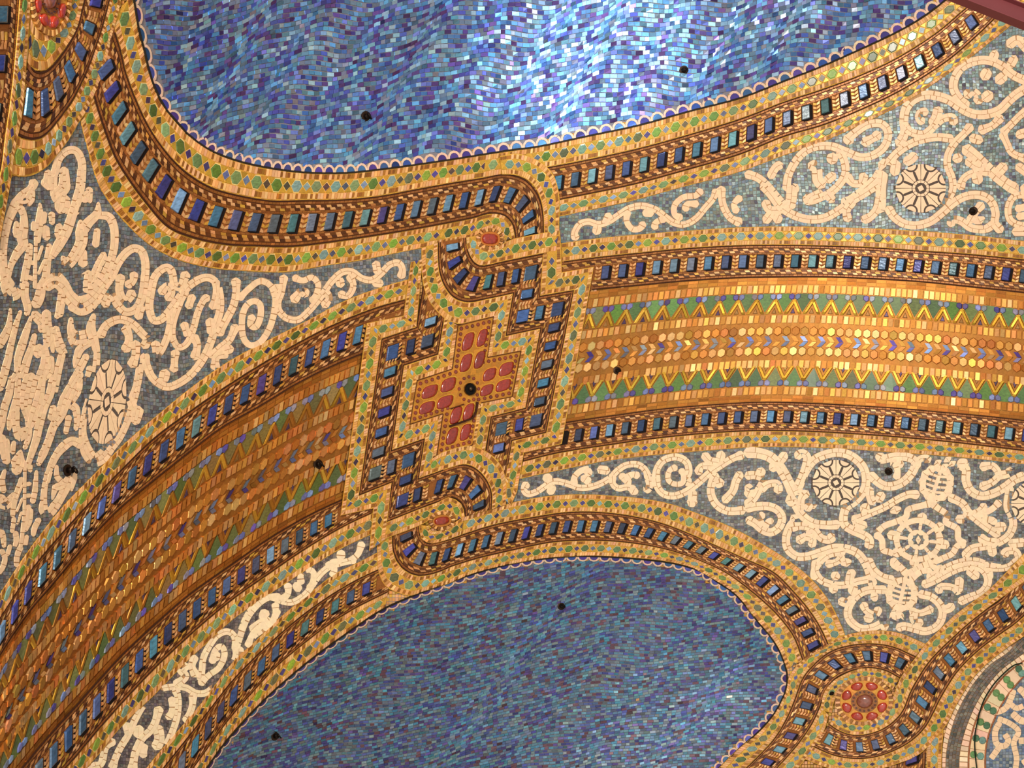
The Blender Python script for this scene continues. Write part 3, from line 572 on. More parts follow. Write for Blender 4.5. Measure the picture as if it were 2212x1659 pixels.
# upper right panel
O = (1612, 0)
vines('U', *O, '''68: 1210 1150 1250 1090 1262 1030 1255 960 1270 870 1330 795 1430 757 1540 770 1620 800 1700 855 1800 905 1900 912 2010 880 2090 805 2160 745 2240 700/60: 1250 990 1310 1050 1400 1072 1460 1040 1510 990 1570 945 1640 935 1655 985/50: 1440 890 1385 895 1370 940 1410 975/70: 1530 865 1515 930 1480 990
65: 2240 650 2130 600 2050 535 1960 490 1860 480 1740 520 1670 600 1650 700 1700 790 1760 845/60: 1985 415 1960 480/60: 2140 455 2100 525/58: 1890 625 1925 560/68: 2000 650 2060 600/58: 1750 765 1800 725 1850 770 1840 815/58: 1950 745 1890 790/70: 2090 360 2150 320 2230 350/60: 2180 330 2240 400
60: 0 1385 80 1410 150 1460 220 1540 270 1600 320 1659/60: 190 1410 235 1335 280 1310/60: 320 1510 335 1400 390 1290 470 1205 570 1165 680 1165 790 1205 900 1250 1000 1240 1090 1180 1130 1090 1115 1020 1060 982 970 992 890 1040 810 1105/58: 1060 1065 1010 1100 930 1140/55: 790 1090 840 1130
60: 740 1205 780 1280 790 1380 740 1470 660 1540 560 1585 500 1600/55: 800 1400 850 1460 915 1455 940 1390/78: 510 1310 560 1340 570 1430 610 1480/60: 700 1390 640 1440/58: 680 1295 690 1230/58: 400 1480 350 1540/60: 480 1560 500 1620/60: 640 1540 690 1600
58: 770 1620 840 1580 930 1510 1020 1430 1070 1370/78: 1085 1380 1072 1500 1072 1600 1060 1680/82: 1070 1305 1095 1315/60: 1130 1300 1200 1220 1300 1150 1400 1112 1520 1092 1640 1105/58: 1265 1290 1310 1270 1345 1230/66: 1180 1385 1195 1290
55: 1790 1000 1740 1060 1660 1140 1608 1230 1603 1320 1640 1420 1645 1510 1600 1600 1560 1659/58: 1860 1040 1960 1000 2030 930/62: 1870 1120 1790 1095/50: 1710 1250 1655 1270
82: 1740 1180 1820 1240 1900 1315 1990 1400 2080 1470 2150 1510/58: 1760 1275 1840 1330 1930 1340/55: 1700 1500 1740 1415 1830 1370 1930 1365/58: 1850 1455 1830 1380/58: 2060 1315 2000 1380
52: 2040 1060 2120 980 2180 920 2240 880/52: 2040 1060 2080 1150 2120 1220 2240 1270/60: 2160 1080 2230 1050/60: 2160 1320 2240 1380/60: 2212 1480 2240 1600''')
O = (1612, 400)
vines('U', *O, '''62: 130 0 200 80 270 170 380 240 500 272 620 262 730 205 850 120 950 60 1050 -10/78: 365 20 360 100 345 180/62: 150 130 185 195 280 200/60: 150 290 200 225/60: 240 290 262 240/50: 490 130 520 90 600 60/60: 810 280 800 200 850 130
62: 1130 180 1180 255 1260 308 1360 320 1470 288 1560 220 1660 135 1760 85 1870 82 1950 130 1985 220 1980 300 2030 365/62: 1075 0 1062 100 1040 190 990 250 930 280/60: 1630 320 1640 275 1710 285 1790 340 1900 350 1970 310/86: 1850 270 1860 290/55: 1780 290 1830 210 1880 150
52: 2240 70 2130 95 2085 190 2105 280 2180 320 2240 330/60: 2130 370 2240 370/45: 2150 190 2240 170/45: 2160 250 2240 240''')
O = (1000, 400)
vines('U', *O, '''48: 900 430 890 380 930 312 1000 290 1080 312 1160 290 1250 230 1330 182 1430 165 1530 192 1610 250 1680 300 1770 312 1860 262 1930 180 1990 110 2020 40/44: 1165 230 1135 300/48: 1060 385 1075 325/44: 1900 40 1850 85 1760 95 1690 155 1685 230 1740 265/44: 1770 200 1790 150 1870 150
44: 1310 210 1305 290 1350 350 1410 345 1440 300/44: 1525 345 1540 295 1610 265/44: 1440 220 1510 225/55: 2055 20 2070 150 2125 255 2212 300/44: 2212 95 2160 150 2180 215''')
# left panel
O = (0, 400)
vines('L', *O, '''40: -200 -200 -190 -190
60: 375 780 450 722 515 780 560 860 630 912 720 890 800 840 880 745 940 625 1000 545 1070 502 1135 535 1160 640 1150 780 1130 900 1080 985 1005 1010 940 955 880 870 835 960/60: 495 900 470 1040/50: 560 960 640 1012 720 985 800 890/58: 690 700 705 850/55: 830 560 775 680 745 800/58: 960 720 955 850 1005 925 1060 850/50: 1070 700 1060 765 1010 800
50: 1100 1060 1130 960/60: 800 1205 850 1115 950 1070 1050 1100 1130 1180 1172 1230 1150 1290/56: 1000 1130 1030 1220 1000 1320/58: 1080 1250 1082 1350 1050 1440/45: 1150 1350 1120 1500 1060 1659
58: 1485 700 1440 810 1390 790 1370 690 1320 655 1240 722 1205 850 1192 980 1225 1075 1295 1062 1365 980 1440 880 1530 785 1640 735 1720 775 1752 880 1752 1000 1720 1110 1680 1250 1620 1380 1530 1500 1420 1580 1320 1605 1225 1545 1175 1450 1150 1350/52: 1280 860 1330 800 1370 850 1335 910/52: 1360 1010 1350 1150 1300 1290 1250 1350 1240 1250
48: 1480 840 1430 950 1385 1080 1375 1200 1420 1290 1490 1260 1540 1150 1575 1020 1620 920 1660 890/48: 1465 1100 1500 1200/48: 1500 975 1535 880/56: 1540 1200 1572 1280 1550 1380/50: 1400 1320 1385 1480/58: 1320 1480 1300 1560
56: 1880 750 1882 850 1860 960 1800 1080 1740 1190/58: 1675 1070 1690 1180/54: 1880 1120 1830 1230 1760 1290 1680 1365/55: 1715 1465 1725 1370 1810 1340/50: 1850 1300 1780 1320
40: -200 -200 -190 -190''')
vines('L', 0, 0, '''58: 385 1500 430 1400 470 1265 540 1200 610 1205 652 1285 655 1400 645 1500 620 1600 590 1700/78: 505 1400 520 1490 475 1560 500 1659/56: 90 1680 160 1570 250 1500 275 1440/60: 350 1440 400 1490/60: 700 1540 660 1600''')
vines('L', 500, 400, '''48: -125 760 -120 860 -150 980/46: 60 905 145 820 230 765 310 800 350 900 340 1020 300 1150 230 1250 150 1275 95 1210 85 1080 110 975 170 925 228 950 232 1050 195 1130 150 1110 168 1040
50: 420 725 400 850 372 930 380 1000 440 1060 530 1072 610 1010 680 930 740 850 800 765 880 695 960 690 1040 742 1120 755 1190 705 1260 635 1330 620 1362 670 1350 735/44: 495 735 570 760 640 735 690 785 680 860 640 930/58: 490 920 560 845 600 875/50: 735 965 780 900 745 850/48: 860 745 872 805/48: 940 720 972 800 930 880 860 865/48: 1150 615 1165 700/48: 1200 785 1130 775/48: 370 840 350 800''')
def vines3(panel, ox, oy, sc, text):      # strokes whose width changes: x y w, x y w, ...
    for ln in text.strip().replace('\n', '/').split('/'):
        v = np.array([float(x) for x in ln.replace(',', ' ').split()]).reshape(-1, 3)
        VINES[panel].append((np.stack([ox+v[:, 0]/sc, oy+v[:, 1]/sc], 1), v[:, 2]/sc))
vines3('L', 0, 380, 3.966, """285 80 26 258 190 80 215 225 90 150 225 85 108 300 72 70 400 60 40 550 55 30 700 55 40 850 70 80 950 110/175 270 60 205 340 50 205 440 70 190 520 85 200 590 75 150 660 66 100 760 45 80 870 25/145 395 32 140 460 50 155 520 60
550 -60 70 550 90 90 480 160 70 520 220 100/545 180 110 535 250 125 515 300 90/582 290 36 577 390 18/470 -50 45 462 90 56 480 180 80/415 -40 56 405 90 66/445 320 52 450 410 40
695 -60 50 685 80 55 665 180 65 620 340 72 570 480 78 500 600 80 445 700 46/765 110 62 770 225 38/690 200 60 760 140 50/512 420 52 502 490 60 530 550 50/345 235 18 345 330 56 332 450 66 320 570 46/385 315 40 372 400 46/290 395 32 292 465 42
390 440 62 402 540 58/425 590 42 412 700 56 402 800 58 388 900 58 350 960 60/258 590 50 245 700 56 215 850 56 200 960 56/310 560 24 305 750 26 300 960 28/365 600 22 325 720 22/385 720 24 332 840 22/390 830 24 340 930 22/250 735 40 295 750 34/240 865 40 290 885 34
845 225 16 835 320 66 760 400 78 710 470 86/830 335 58 930 350 68 975 430 64 985 550 60 970 660 60 930 780 64 880 880 70 820 970 80/692 385 36 700 480 96 698 570 90 650 670 86 580 755 86 538 690 26/712 640 60 712 765 76/835 460 50 820 600 56/895 665 50 845 760 58 785 900 60/760 820 52 752 930 70""")
vines3('L', 0, 600, 3.966, """30 40 56 95 140 110 160 120 90/220 40 56 215 150 60 240 250 58 232 320 34/355 50 70 342 160 78 305 240 80/290 300 56 330 350 80 372 385 100 350 460 40/400 290 70 402 400 78 418 490 96 400 590 44
395 85 76 470 40 86 540 80 96 600 170 108 690 240 124 790 190 108 880 80 90 945 -10 72/530 130 56 520 220 58 488 345 34/480 425 50 500 520 58 528 610 84 575 640 16/470 445 46 450 540 46 455 640 24/535 650 56 510 750 58 480 900 58 465 980 56
92 265 20 80 400 46 40 500 66 -10 590 66/180 285 26 140 400 42 100 560 48 70 700 58 30 850 64 0 960 50/268 330 20 232 450 52 190 580 66 155 700 56 150 810 36/180 760 46 105 900 56 70 980 50
300 485 36 270 600 52 230 720 64 200 850 56/340 590 84 322 670 70/380 590 56 392 720 74 350 870 90/440 680 46 430 800 56 350 890 46/270 850 80 250 970 112
610 345 30 612 450 60 660 510 104 760 505 104 825 570 76/805 315 36 780 430 76 802 520 76 832 650 50 822 780 54 800 960 48/600 500 40 640 580 58 690 560 56/780 555 46 690 610 66 652 710 50 640 770 18/745 665 52 685 780 58 620 900 58 585 970 58/775 765 50 750 850 38/690 870 44 680 960 46""")
vines3('L', 0, 800, 3.966, """100 60 46 80 200 56 40 320 58 20 450 48 -5 550 40/160 30 46 150 200 46 130 330 76 92 430 56 80 510 24/270 50 112 240 180 118 222 300 84 242 420 46 250 550 46 215 670 34/130 350 76 140 480 56 180 570 84 212 500 50
370 50 46 335 250 80 292 380 76 258 490 46/460 50 56 430 200 64 380 310 66 342 450 66 310 600 58 270 720 48 238 830 34/20 560 44 40 680 76 60 790 62/65 590 24 72 700 56/122 610 34 110 710 36/180 685 22 160 780 112 140 880 66
690 20 68 620 130 72 560 260 96 520 380 78 460 480 62 420 600 58 370 720 62 330 810 34/462 310 50 440 420 56/692 70 34 672 180 46 605 280 66 650 330 66 662 430 46 650 510 32/592 395 50 565 540 34
880 -20 40 800 150 40 742 300 42 716 450 50 712 550 60 740 680 96 800 765 104 870 745 106 950 650 88 1020 560 80 1080 430 80 1120 300 84 1170 150 60 1200 -20 60/1185 330 96 1160 450 70/1110 240 60 1150 330 70/700 640 76 620 605 68 550 650 72 490 720 58 440 820 54 400 960 50""")
vines3('L', 0, 1000, 5.29, """600 0 70 540 150 60 510 300 60 500 430 70 505 550 104 565 575 96 640 480 98 710 370 88 760 260 106 800 170 100/860 80 30 852 180 56 820 320 20/640 260 66 620 340 48 600 420 18/650 30 34 652 150 56 700 210 60/640 280 76 730 250 80
60 80 34 28 200 56 45 330 60/0 380 90 50 470 130 110 430 96 160 340 26/250 170 42 200 330 56 160 480 56 148 610 42/165 630 46 140 790 42/420 90 32 412 220 46 402 330 56 375 450 56/345 530 70 330 660 76 288 780 40/290 -20 30 282 500 28 260 800 38 238 960 38
350 235 44 300 245 44/350 370 44 300 375 44/345 500 50 300 510 50/340 30 66 350 100 36/260 250 18 200 400 20/262 400 22 192 560 22/250 560 22 200 700 22/180 790 56 190 880 56 170 960 36/310 830 40 290 940 46/10 780 76 42 860 56 50 960 40/450 640 56 400 740 58 382 830 42
20 1000 56 60 1080 50 40 1180 50 -10 1260 46/240 960 60 200 1060 56 190 1180 44/120 940 40 90 1050 44""")
# narrow lower left panel
vines('B', 500, 800, '46: 1040 1375 1010 1460 950 1510 880 1520 800 1530 740 1580 690 1645/46: 875 1440 870 1500')
vines('B', 500, 1209, '''48: 985 0 900 20 800 50 740 85 680 150 620 240 560 300 480 340 400 330 320 300 240 312 170 380 110 480 70 590 30 700/44: 805 130 820 65 760 35/44: 555 190 555 115 610 80 655 105 650 175 620 235/46: 450 195 450 270 400 320/46: 510 190 540 245
44: 350 350 350 430 310 520 230 572 170 620 135 705/50: 245 410 290 475 220 505 160 560''')
vines('B', 0, 1209, '''46: 1875 740 1905 640 1950 510 2000 420 2080 335 2160 295 2230 300/44: 1975 690 2010 600 2080 530 2150 475/44: 2212 400 2180 480 2110 555/46: 2130 415 2080 465
50: 1890 700 1870 800 1800 905 1730 990 1640 1060 1560 1062 1480 1020 1390 1012 1280 1030 1200 1092 1130 1180 1070 1290 1020 1400 970 1480 930 1560 895 1660/48: 1880 720 1868 615 1810 572 1730 605 1670 685 1622 780 1610 880 1600 960/44: 1690 820 1715 725 1765 690 1790 760 1745 860 1665 920 1595 990/40: 1730 740 1720 800
56: 1490 840 1440 880 1480 930 1400 1000/52: 1550 770 1530 850 1560 925/55: 1905 700 1900 780/48: 1400 1030 1422 1120 1412 1250 1370 1380 1310 1500 1240 1600 1180 1680/44: 1370 1100 1372 1200 1340 1265/48: 1540 1075 1530 1180 1480 1290
56: 1270 1180 1240 1290 1200 1360 1130 1430 1080 1540 1055 1680/74: 1250 1330 1272 1420 1245 1500/54: 1110 1330 1100 1410/46: 1150 1475 1140 1570/52: 905 1440 840 1500 810 1620 740 1650/60: 1010 1310 1035 1390/56: 720 1640 660 1680''')
POLY = {
 'L': [(174,250),(190,320),(210,380),(232,427),(270,480),(325,530),(390,563),(465,580),(540,586),(618,588),(703,574),(782,562),(865,545),(925,533),(917,570),(895,575),(885,603),(825,620),(744,650),(663,693),(581,734),(500,777),(420,832),(340,897),(270,958),(205,1023),(135,1096),(75,1172),(20,1252),(-30,1335),(-90,1430),(-90,520),(0,512),(12,450),(22,385),(54,378),(108,350),(141,306)],
 'U': [(1195,470),(1160,478),(1254,456),(1364,432),(1474,402),(1592,371),(1690,335),(1780,303),(1875,260),(1962,215),(2060,149),(2130,96),(2192,46),(2260,0),(2300,20),(2300,535),(2212,522),(2100,509),(2000,501),(1900,495),(1800,492),(1700,490),(1600,492),(1488,499),(1384,507),(1290,516),(1200,530)],
 'R': [(1085,1092),(1105,1040),(1121,1033),(1203,1015),(1314,993),(1423,980),(1531,971),(1628,964),(1728,964),(1828,968),(1926,975),(2026,982),(2116,990),(2198,999),(2300,1006),(2300,1150),(2212,1217),(2154,1260),(2113,1290),(2062,1330),(2010,1385),(1990,1400),(1937,1372),(1875,1368),(1830,1378),(1815,1347),(1791,1300),(1752,1252),(1701,1211),(1635,1170),(1570,1136),(1512,1113),(1450,1091),(1390,1079),(1325,1073),(1270,1070),(1215,1071),(1165,1076)],
 'B': [(825,1145),(812,1148),(736,1184),(655,1234),(573,1288),(506,1334),(451,1384),(399,1432),(332,1501),(264,1566),(209,1633),(157,1690),(100,1760),(300,1760),(352,1617),(434,1522),(500,1435),(554,1384),(610,1331),(663,1288),(720,1243),(780,1213),(825,1190)],
}
PLAB = {'L': 'large ivory scrollwork panel on grey tesserae filling the left of the vault', 'U': 'ivory scrollwork panel on blue-grey tesserae in the upper right, under the upper blue dome',
        'R': 'ivory scrollwork panel with two pineapples on grey tesserae in the lower right', 'B': 'narrow ivory scrollwork strip on grey tesserae at the lower left'}
PKEY = {'L': 1, 'U': 2, 'R': 3, 'B': 4}
SLATE = {'L': [(118,124,130),(100,112,124),(130,132,130),(92,92,98),(125,118,110),(108,122,128)], 'U': [(122,142,140),(104,128,130),(140,158,152),(96,108,112),(118,124,112),(110,132,146),(88,86,104)],
         'R': [(116,116,116),(100,108,114),(132,128,120),(84,82,92),(112,118,108),(124,134,140)], 'B': [(122,112,108),(104,100,104),(136,124,116),(92,84,88)]}
IVORY = {'L': (240,205,165), 'U': (243,205,165), 'R': (246,218,180), 'B': (250,226,186)}
def resample(P, w):
    Q = crom(P, 10); d = np.hypot(*np.diff(Q, axis=0).T); s = np.concatenate([[0], np.cumsum(d)])
    n = max(4, int(s[-1]/2.2)); u = np.linspace(0, s[-1], n)
    X = np.stack([np.interp(u, s, Q[:, k]) for k in (0, 1)], 1); T = np.gradient(X, axis=0); T /= np.hypot(*T.T)[:, None]+1e-9
    N = np.stack([-T[:, 1], T[:, 0]], 1)
    return X, T, N, u
def build_panel(k):
    key = PKEY[k]; poly = np.array(POLY[k], float); th = thing('scroll_panel', PLAB[k], 'mosaic panel', poly.mean(0), 'ivory scroll panels')
    sheet('mortar_bed', 'bed', th, lambda P: pip(P, poly) | (dist(P, np.vstack([poly, poly[:1]])) < 9), (150, 140, 128), -.001)
    # ownership: vines over ground
    base = 1000*key; VS = []
    for i, (P, w) in enumerate(VINES[k]):
        var = np.ndim(w) > 0; X, T, N, u = resample(P, w); L = u[-1]; wv = w; w = float(np.max(w)); hw = w/2
        h0, h1 = (wv[0]/2, wv[-1]/2) if var else (hw, hw)
        cs = None
        if var:
            kn = np.concatenate([[0], np.cumsum(np.hypot(*np.diff(P, axis=0).T))]); kn = kn/kn[-1]*L; cs = np.interp(u, kn, wv)/2; cs = np.concatenate([cs[:1], cs, cs[-1:]])
        X = np.vstack([X[0]-T[0]*h0*.55, X, X[-1]+T[-1]*h1*.55]); T = np.vstack([T[:1], T, T[-1:]]); N = np.vstack([N[:1], N, N[-1:]])
        u = np.concatenate([[-h0*.55], u, [L+h1*.55]])+h0*.55; L = u[-1]
        # finer samples at the two round ends
        e = np.minimum(u, L-u); r = hw*np.sqrt(np.clip(1-(1-np.clip(e/hw, 0, 1))**2, 0.0, 1)); r = np.maximum(r, .3)
        if var: r = cs*1.08*np.sqrt(np.clip(1-(1-np.clip(u/h0, 0, 1))**2, .02, 1))*np.sqrt(np.clip(1-(1-np.clip((L-u)/h1, 0, 1))**2, .02, 1))
        elif w > 9: ew = w*1.0; r = r*(1.06+(.30 if w < 16.2 else .10)*(np.exp(-((u-.62*ew)/(.55*ew))**2)+np.exp(-((L-u-.62*ew)/(.55*ew))**2)))
        VS.append((X, N, u, r, w)); K = base+i+1
        for a in range(len(X)-1):
            q = np.array([X[a]+N[a]*r[a], X[a+1]+N[a+1]*r[a+1], X[a+1]-N[a+1]*r[a+1], X[a]-N[a]*r[a]])
            c = q.mean(0)
            if own(c) == key or base < own(c) < base+900: paint(q, K)
    for (pk, cx, cy, rx, ry, rot) in MEDAL:
        if pk == k:
            a = np.linspace(0, 2*np.pi, 40, endpoint=False); c, s = math.cos(math.radians(rot)), math.sin(math.radians(rot))
            for f, kk in ((1.13, base+950), (1., base+960)):
                x, y = np.cos(a)*rx*f, np.sin(a)*ry*f; paint(np.stack([cx+x*c-y*s, cy+x*s+y*c], 1), kk)
    m = (KEEP >= 10) & (KEEP < 1000); OWN[m] = KEEP[m]     # borders lie over the vines
    V = Set(); J = Set(); iv = IVORY[k]
    for i, (X, N, u, r, w) in enumerate(VS):
        K = base+i+1; L = u[-1]; nl = 1 if w < 13 else 2 if w < 24 else 3; LN = [(-1+2*m/nl, -1+2*(m+1)/nl, (m*.5) % 1) for m in range(nl)]; two = nl > 1
        for lo, hi, off in LN:
            step = 13.0 if two else 12.0; q = -step*off
            while q < L:
                a, b = max(q+.35, 0), min(q+step-.35, L); q += step*(1+rng.uniform(-.15, .15))
                if b-a < 1.6: continue
                uu = np.linspace(a, b, 5); xs = np.stack([np.interp(uu, u, X[:, m]) for m in (0, 1)], 1); ns = np.stack([np.interp(uu, u, N[:, m]) for m in (0, 1)], 1); rr = np.interp(uu, u, r)
                g = .35/max(w/2, 1); l2 = lo+(g if two and lo > -1 else 0); h2 = hi-(g if two and hi < 1 else 0)
                q1 = xs+ns*(rr*l2)[:, None]; q2 = xs+ns*(rr*h2)[:, None]
                if sum(own(c) == K for c in (q1[1], q2[3], (q1[2]+q2[2])/2, (q1[0]*.7+q2[0]*.3), (q1[4]*.3+q2[4]*.7))) < 1 or own((q1[2]+q2[2])/2) < base or own((q1[2]+q2[2])/2) >= base+900: continue
                V.add(np.vstack([q1, q2[::-1]]), jit(iv, .03, .012), .002, .0052+.00025*(i % 6), .1)
        for a in range(0, len(X)-1, 2):
            b = min(a+2, len(X)-1); q = np.array([X[a]+N[a]*(r[a]+.5), X[b]+N[b]*(r[b]+.5), X[b]-N[b]*(r[b]+.5), X[a]-N[a]*(r[a]+.5)])
            J.add(q, lin((186, 146, 106)), 0, .0028, 0, K)
    build(V, 'ivory_tile', 'matte', th, minarea=60); build(J, 'vine_joint', 'bed', th, False)
    # ground
    Gd = Set(); x0, y0 = poly.min(0); x1, y1 = poly.max(0); x0, y0 = max(x0, -20), max(y0, -20); x1, y1 = min(x1, 2235), min(y1, 1680)
    cw = {'L': (6.2, 8.4), 'U': (7.2, 6.8), 'R': (7.0, 6.2), 'B': (5.6, 7.0)}[k]; nx, ny = int((x1-x0)/cw[0]), int((y1-y0)/cw[1])
    gx, gy = np.meshgrid(x0+np.arange(nx+1)*cw[0], y0+np.arange(ny+1)*cw[1]); ph = np.sin(gx/47)*5+np.sin(gx/19+gy/31)*2.2; px = np.sin(gy/39+gx/80)*4
    gx = gx+px+rng.uniform(-1.3, 1.3, gx.shape); gy = gy+ph+rng.uniform(-1.3, 1.3, gy.shape); pal = SLATE[k]
    for j in range(ny):
        for i in range(nx):
            q = np.array([[gx[j, i], gy[j, i]], [gx[j, i+1], gy[j, i+1]], [gx[j+1, i+1], gy[j+1, i+1]], [gx[j+1, i], gy[j+1, i]]]); c = q.mean(0); o = own(c)
            if o != key and o != base+950: continue
            Gd.add(c+(q-c)*.87, pick(pal, .13, .05), 0, .0035, .8)
    build(Gd, 'slate_tessera', 'pearl', th, cap=300, minarea=26)
    for (pk, cx, cy, rx, ry, rot) in MEDAL:
        if pk == k: medallion(th, cx, cy, rx, ry, rot, iv)
def emap(cx, cy, rx, ry, rot):
    c, s = math.cos(math.radians(rot)), math.sin(math.radians(rot))
    return lambda r, a: (cx+r*math.cos(a)*rx*c-r*math.sin(a)*ry*s, cy+r*math.cos(a)*rx*s+r*math.sin(a)*ry*c)
def medallion(th, cx, cy, rx, ry, rot, iv):
    E = emap(cx, cy, rx, ry, rot); V = Set(); D = Set()
    n = 40
    for k in range(n): D.add([E(1.08, 2*math.pi*k/n), E(1.08, 2*math.pi*(k+1)/n), E(0, 0)], lin((92, 80, 72)), -.002, .0015, 0)
    for k in range(8):
        a0 = k*math.pi/4+math.radians(22.5)
        for sg in (-1, 1):
            m = a0+sg*math.pi/8; f = lambda r, t: E(r, a0+sg*t)   # half wedge between spoke a0 and the middle m
            g = .05; R = .27
            arc = [(math.hypot(1-R*math.cos(b), R*math.sin(b)), math.atan2(R*math.sin(b), 1-R*math.cos(b))) for b in np.linspace(.12, 1.38, 5)]
            pts = [f(.36, g/.36), f(.70, g/.7)]+[f(r, t) for r, t in arc]+[f(.99, (arc[-1][1]+math.pi/8)/2), f(.985, math.pi/8-.015), f(.36, math.pi/8-.02)]
            V.add(pts, jit(iv, .03, .01), 0, .0055, .1)
        R = .2; pts = [f2 for f2 in [E(math.hypot(1.0-R*math.cos(b), R*math.sin(b)), a0+math.atan2(R*math.sin(b), 1-R*math.cos(b))) for b in np.linspace(-1.45, 1.45, 9)]]
        V.add(pts, jit(iv, .03, .01), 0, .0055, .1)
    for k in range(12):
        a, b = 2*math.pi*k/12+.03, 2*math.pi*(k+1)/12-.03; V.add([E(.23, a), E(.23, b), E(.335, b), E(.335, a)], jit(iv, .03, .01), 0, .0055, .1)
    V.add([E(.14, math.pi/2*k+.3) for k in range(4)], jit(iv, .03, .01), 0, .006)
    build(V, 'petal_tile', 'matte', th, minarea=8); build(D, 'dark_joint', 'bed', th, False)
# ------------------------------------------------------------------ ownership of the surface
def paint_strips():
    for s in sorted(STRIPS, key=lambda s: s['level']):
        for ru in s['runs']:
            if ru.affine: paint(ru.outline, s['key'])
            else:
                for a in range(0, len(ru.A)-1, 3):
                    b = min(a+3, len(ru.A)-1); paint([ru.A[a], ru.A[b], ru.B[b], ru.B[a]], s['key'])
UPOLY = np.vstack([UPE, [(2400, -125), (2400, -129), (200, -129)]]); LPOLY = np.vstack([LOE, [(1300, 1868), (300, 1868)]])
paint(UPOLY, 10); paint(LPOLY, 11)
for k in 'LURB': paint(POLY[k], PKEY[k])
GBR = rws('1274,629 1217,913/1380,617 1330,896/1488,607 1440,882/1588,601 1545,873/1688,599 1650,868/1787,599 1755,870/1886,603 1860,876/1985,609 1965,884/2085,619 2068,893/2196,631 2182,904/2290,642 2280,914')
GBL = rws('793,761 743,1077/718,792 663,1115/638,832 581,1163/557,881 502,1218/476,927 424,1273/396,988 348,1336/318,1050 274,1404/250,1107 210,1473/186,1176 150,1540/118,1258 88,1610/61,1325 35,1675/8,1403 -15,1740/-42,1490 -62,1810')
XPOLY = [(989,703),(1067,684),(1054,772),(1126,758),(1107,857),(1041,870),(1021,962),(957,975),(943.5,984),(957,894),(885,917),(901,822),(977,797)]
for kk, R in ((12, GBR), (13, GBL)):
    ru = spline_run(R)
    for a in range(0, len(ru.A)-1, 3):
        b = min(a+3, len(ru.A)-1); paint([ru.A[a], ru.A[b], ru.B[b], ru.B[a]], kk)
MED = [[(2195,1366),(2205,1378),(2225,1402),(2232,1412),(2250,1438)],[(2168,1399),(2178,1409),(2196,1422),(2204,1432),(2222,1452)],[(2127,1431),(2137,1438),(2158,1452),(2165,1463),(2188,1489)],[(2089,1477),(2098,1484),(2122,1497),(2132,1508),(2163,1525)],[(2059,1534),(2067,1541),(2096,1548),(2107,1556),(2142,1571)],[(2040,1589),(2050,1595),(2079,1598),(2095,1602),(2132,1608)],[(2035,1640),(2043,1640),(2072,1640),(2091,1641),(2129,1645)],[(2036,1700),(2044,1700),(2073,1700),(2092,1700),(2131,1698)]]
MED = [[(2290,1290),(2298,1300),(2315,1330),(2322,1345),(2335,1375)],[(2240,1328),(2249,1340),(2268,1366),(2275,1378),(2290,1405)]]+MED
paint([r[0] for r in MED]+[(2036,1770),(2360,1770),(2360,1290)], 14)
paint(XPOLY, 15); paint_strips(); KEEP = OWN.copy()
# ------------------------------------------------------------------ build the setting
def shell_test(P):
    x = np.clip(P[:, 0].astype(int)+OX, 0, 2499); y = np.clip(P[:, 1].astype(int)+OY, 0, 1999); o = OWN[y, x]; out = (P[:, 0] > 2310) | (P[:, 1] < -100) | (P[:, 1] > 1760) | (P[:, 0] < -100); return out | ((o != 10) & (o != 11))
def around(key, grow=8):
    def f(P):
        r = np.zeros(len(P), bool)
        for dx in (-grow, 0, grow):
            for dy in (-grow, 0, grow):
                x = np.clip(P[:, 0].astype(int)+dx+OX, 0, 2499); y = np.clip(P[:, 1].astype(int)+dy+OY, 0, 1999); r |= OWN[y, x] == key
        return r
    return f
ceil = sheet('ceiling', 'bed', None, shell_test, (190, 140, 60), -.012, solid=.06, kind='structure', ext=(-180, 3000, -600, 2260)); ceil['label'] = 'plastered masonry vault that carries the mosaics'
Fi = Set()
for y in np.arange(-40, 1700, 7.5):
    for x in np.arange(-40, 2250, 6.5):
        if own((x, y)) == 0: Fi.add([(x-2.8, y-3.2), (x+2.8, y-3.2), (x+2.8, y+3.2), (x-2.8, y+3.2)], pick(TAN+[OCH]), -.012, .001, .3)
build(Fi, 'filler_tessera', 'matte', ceil, False)
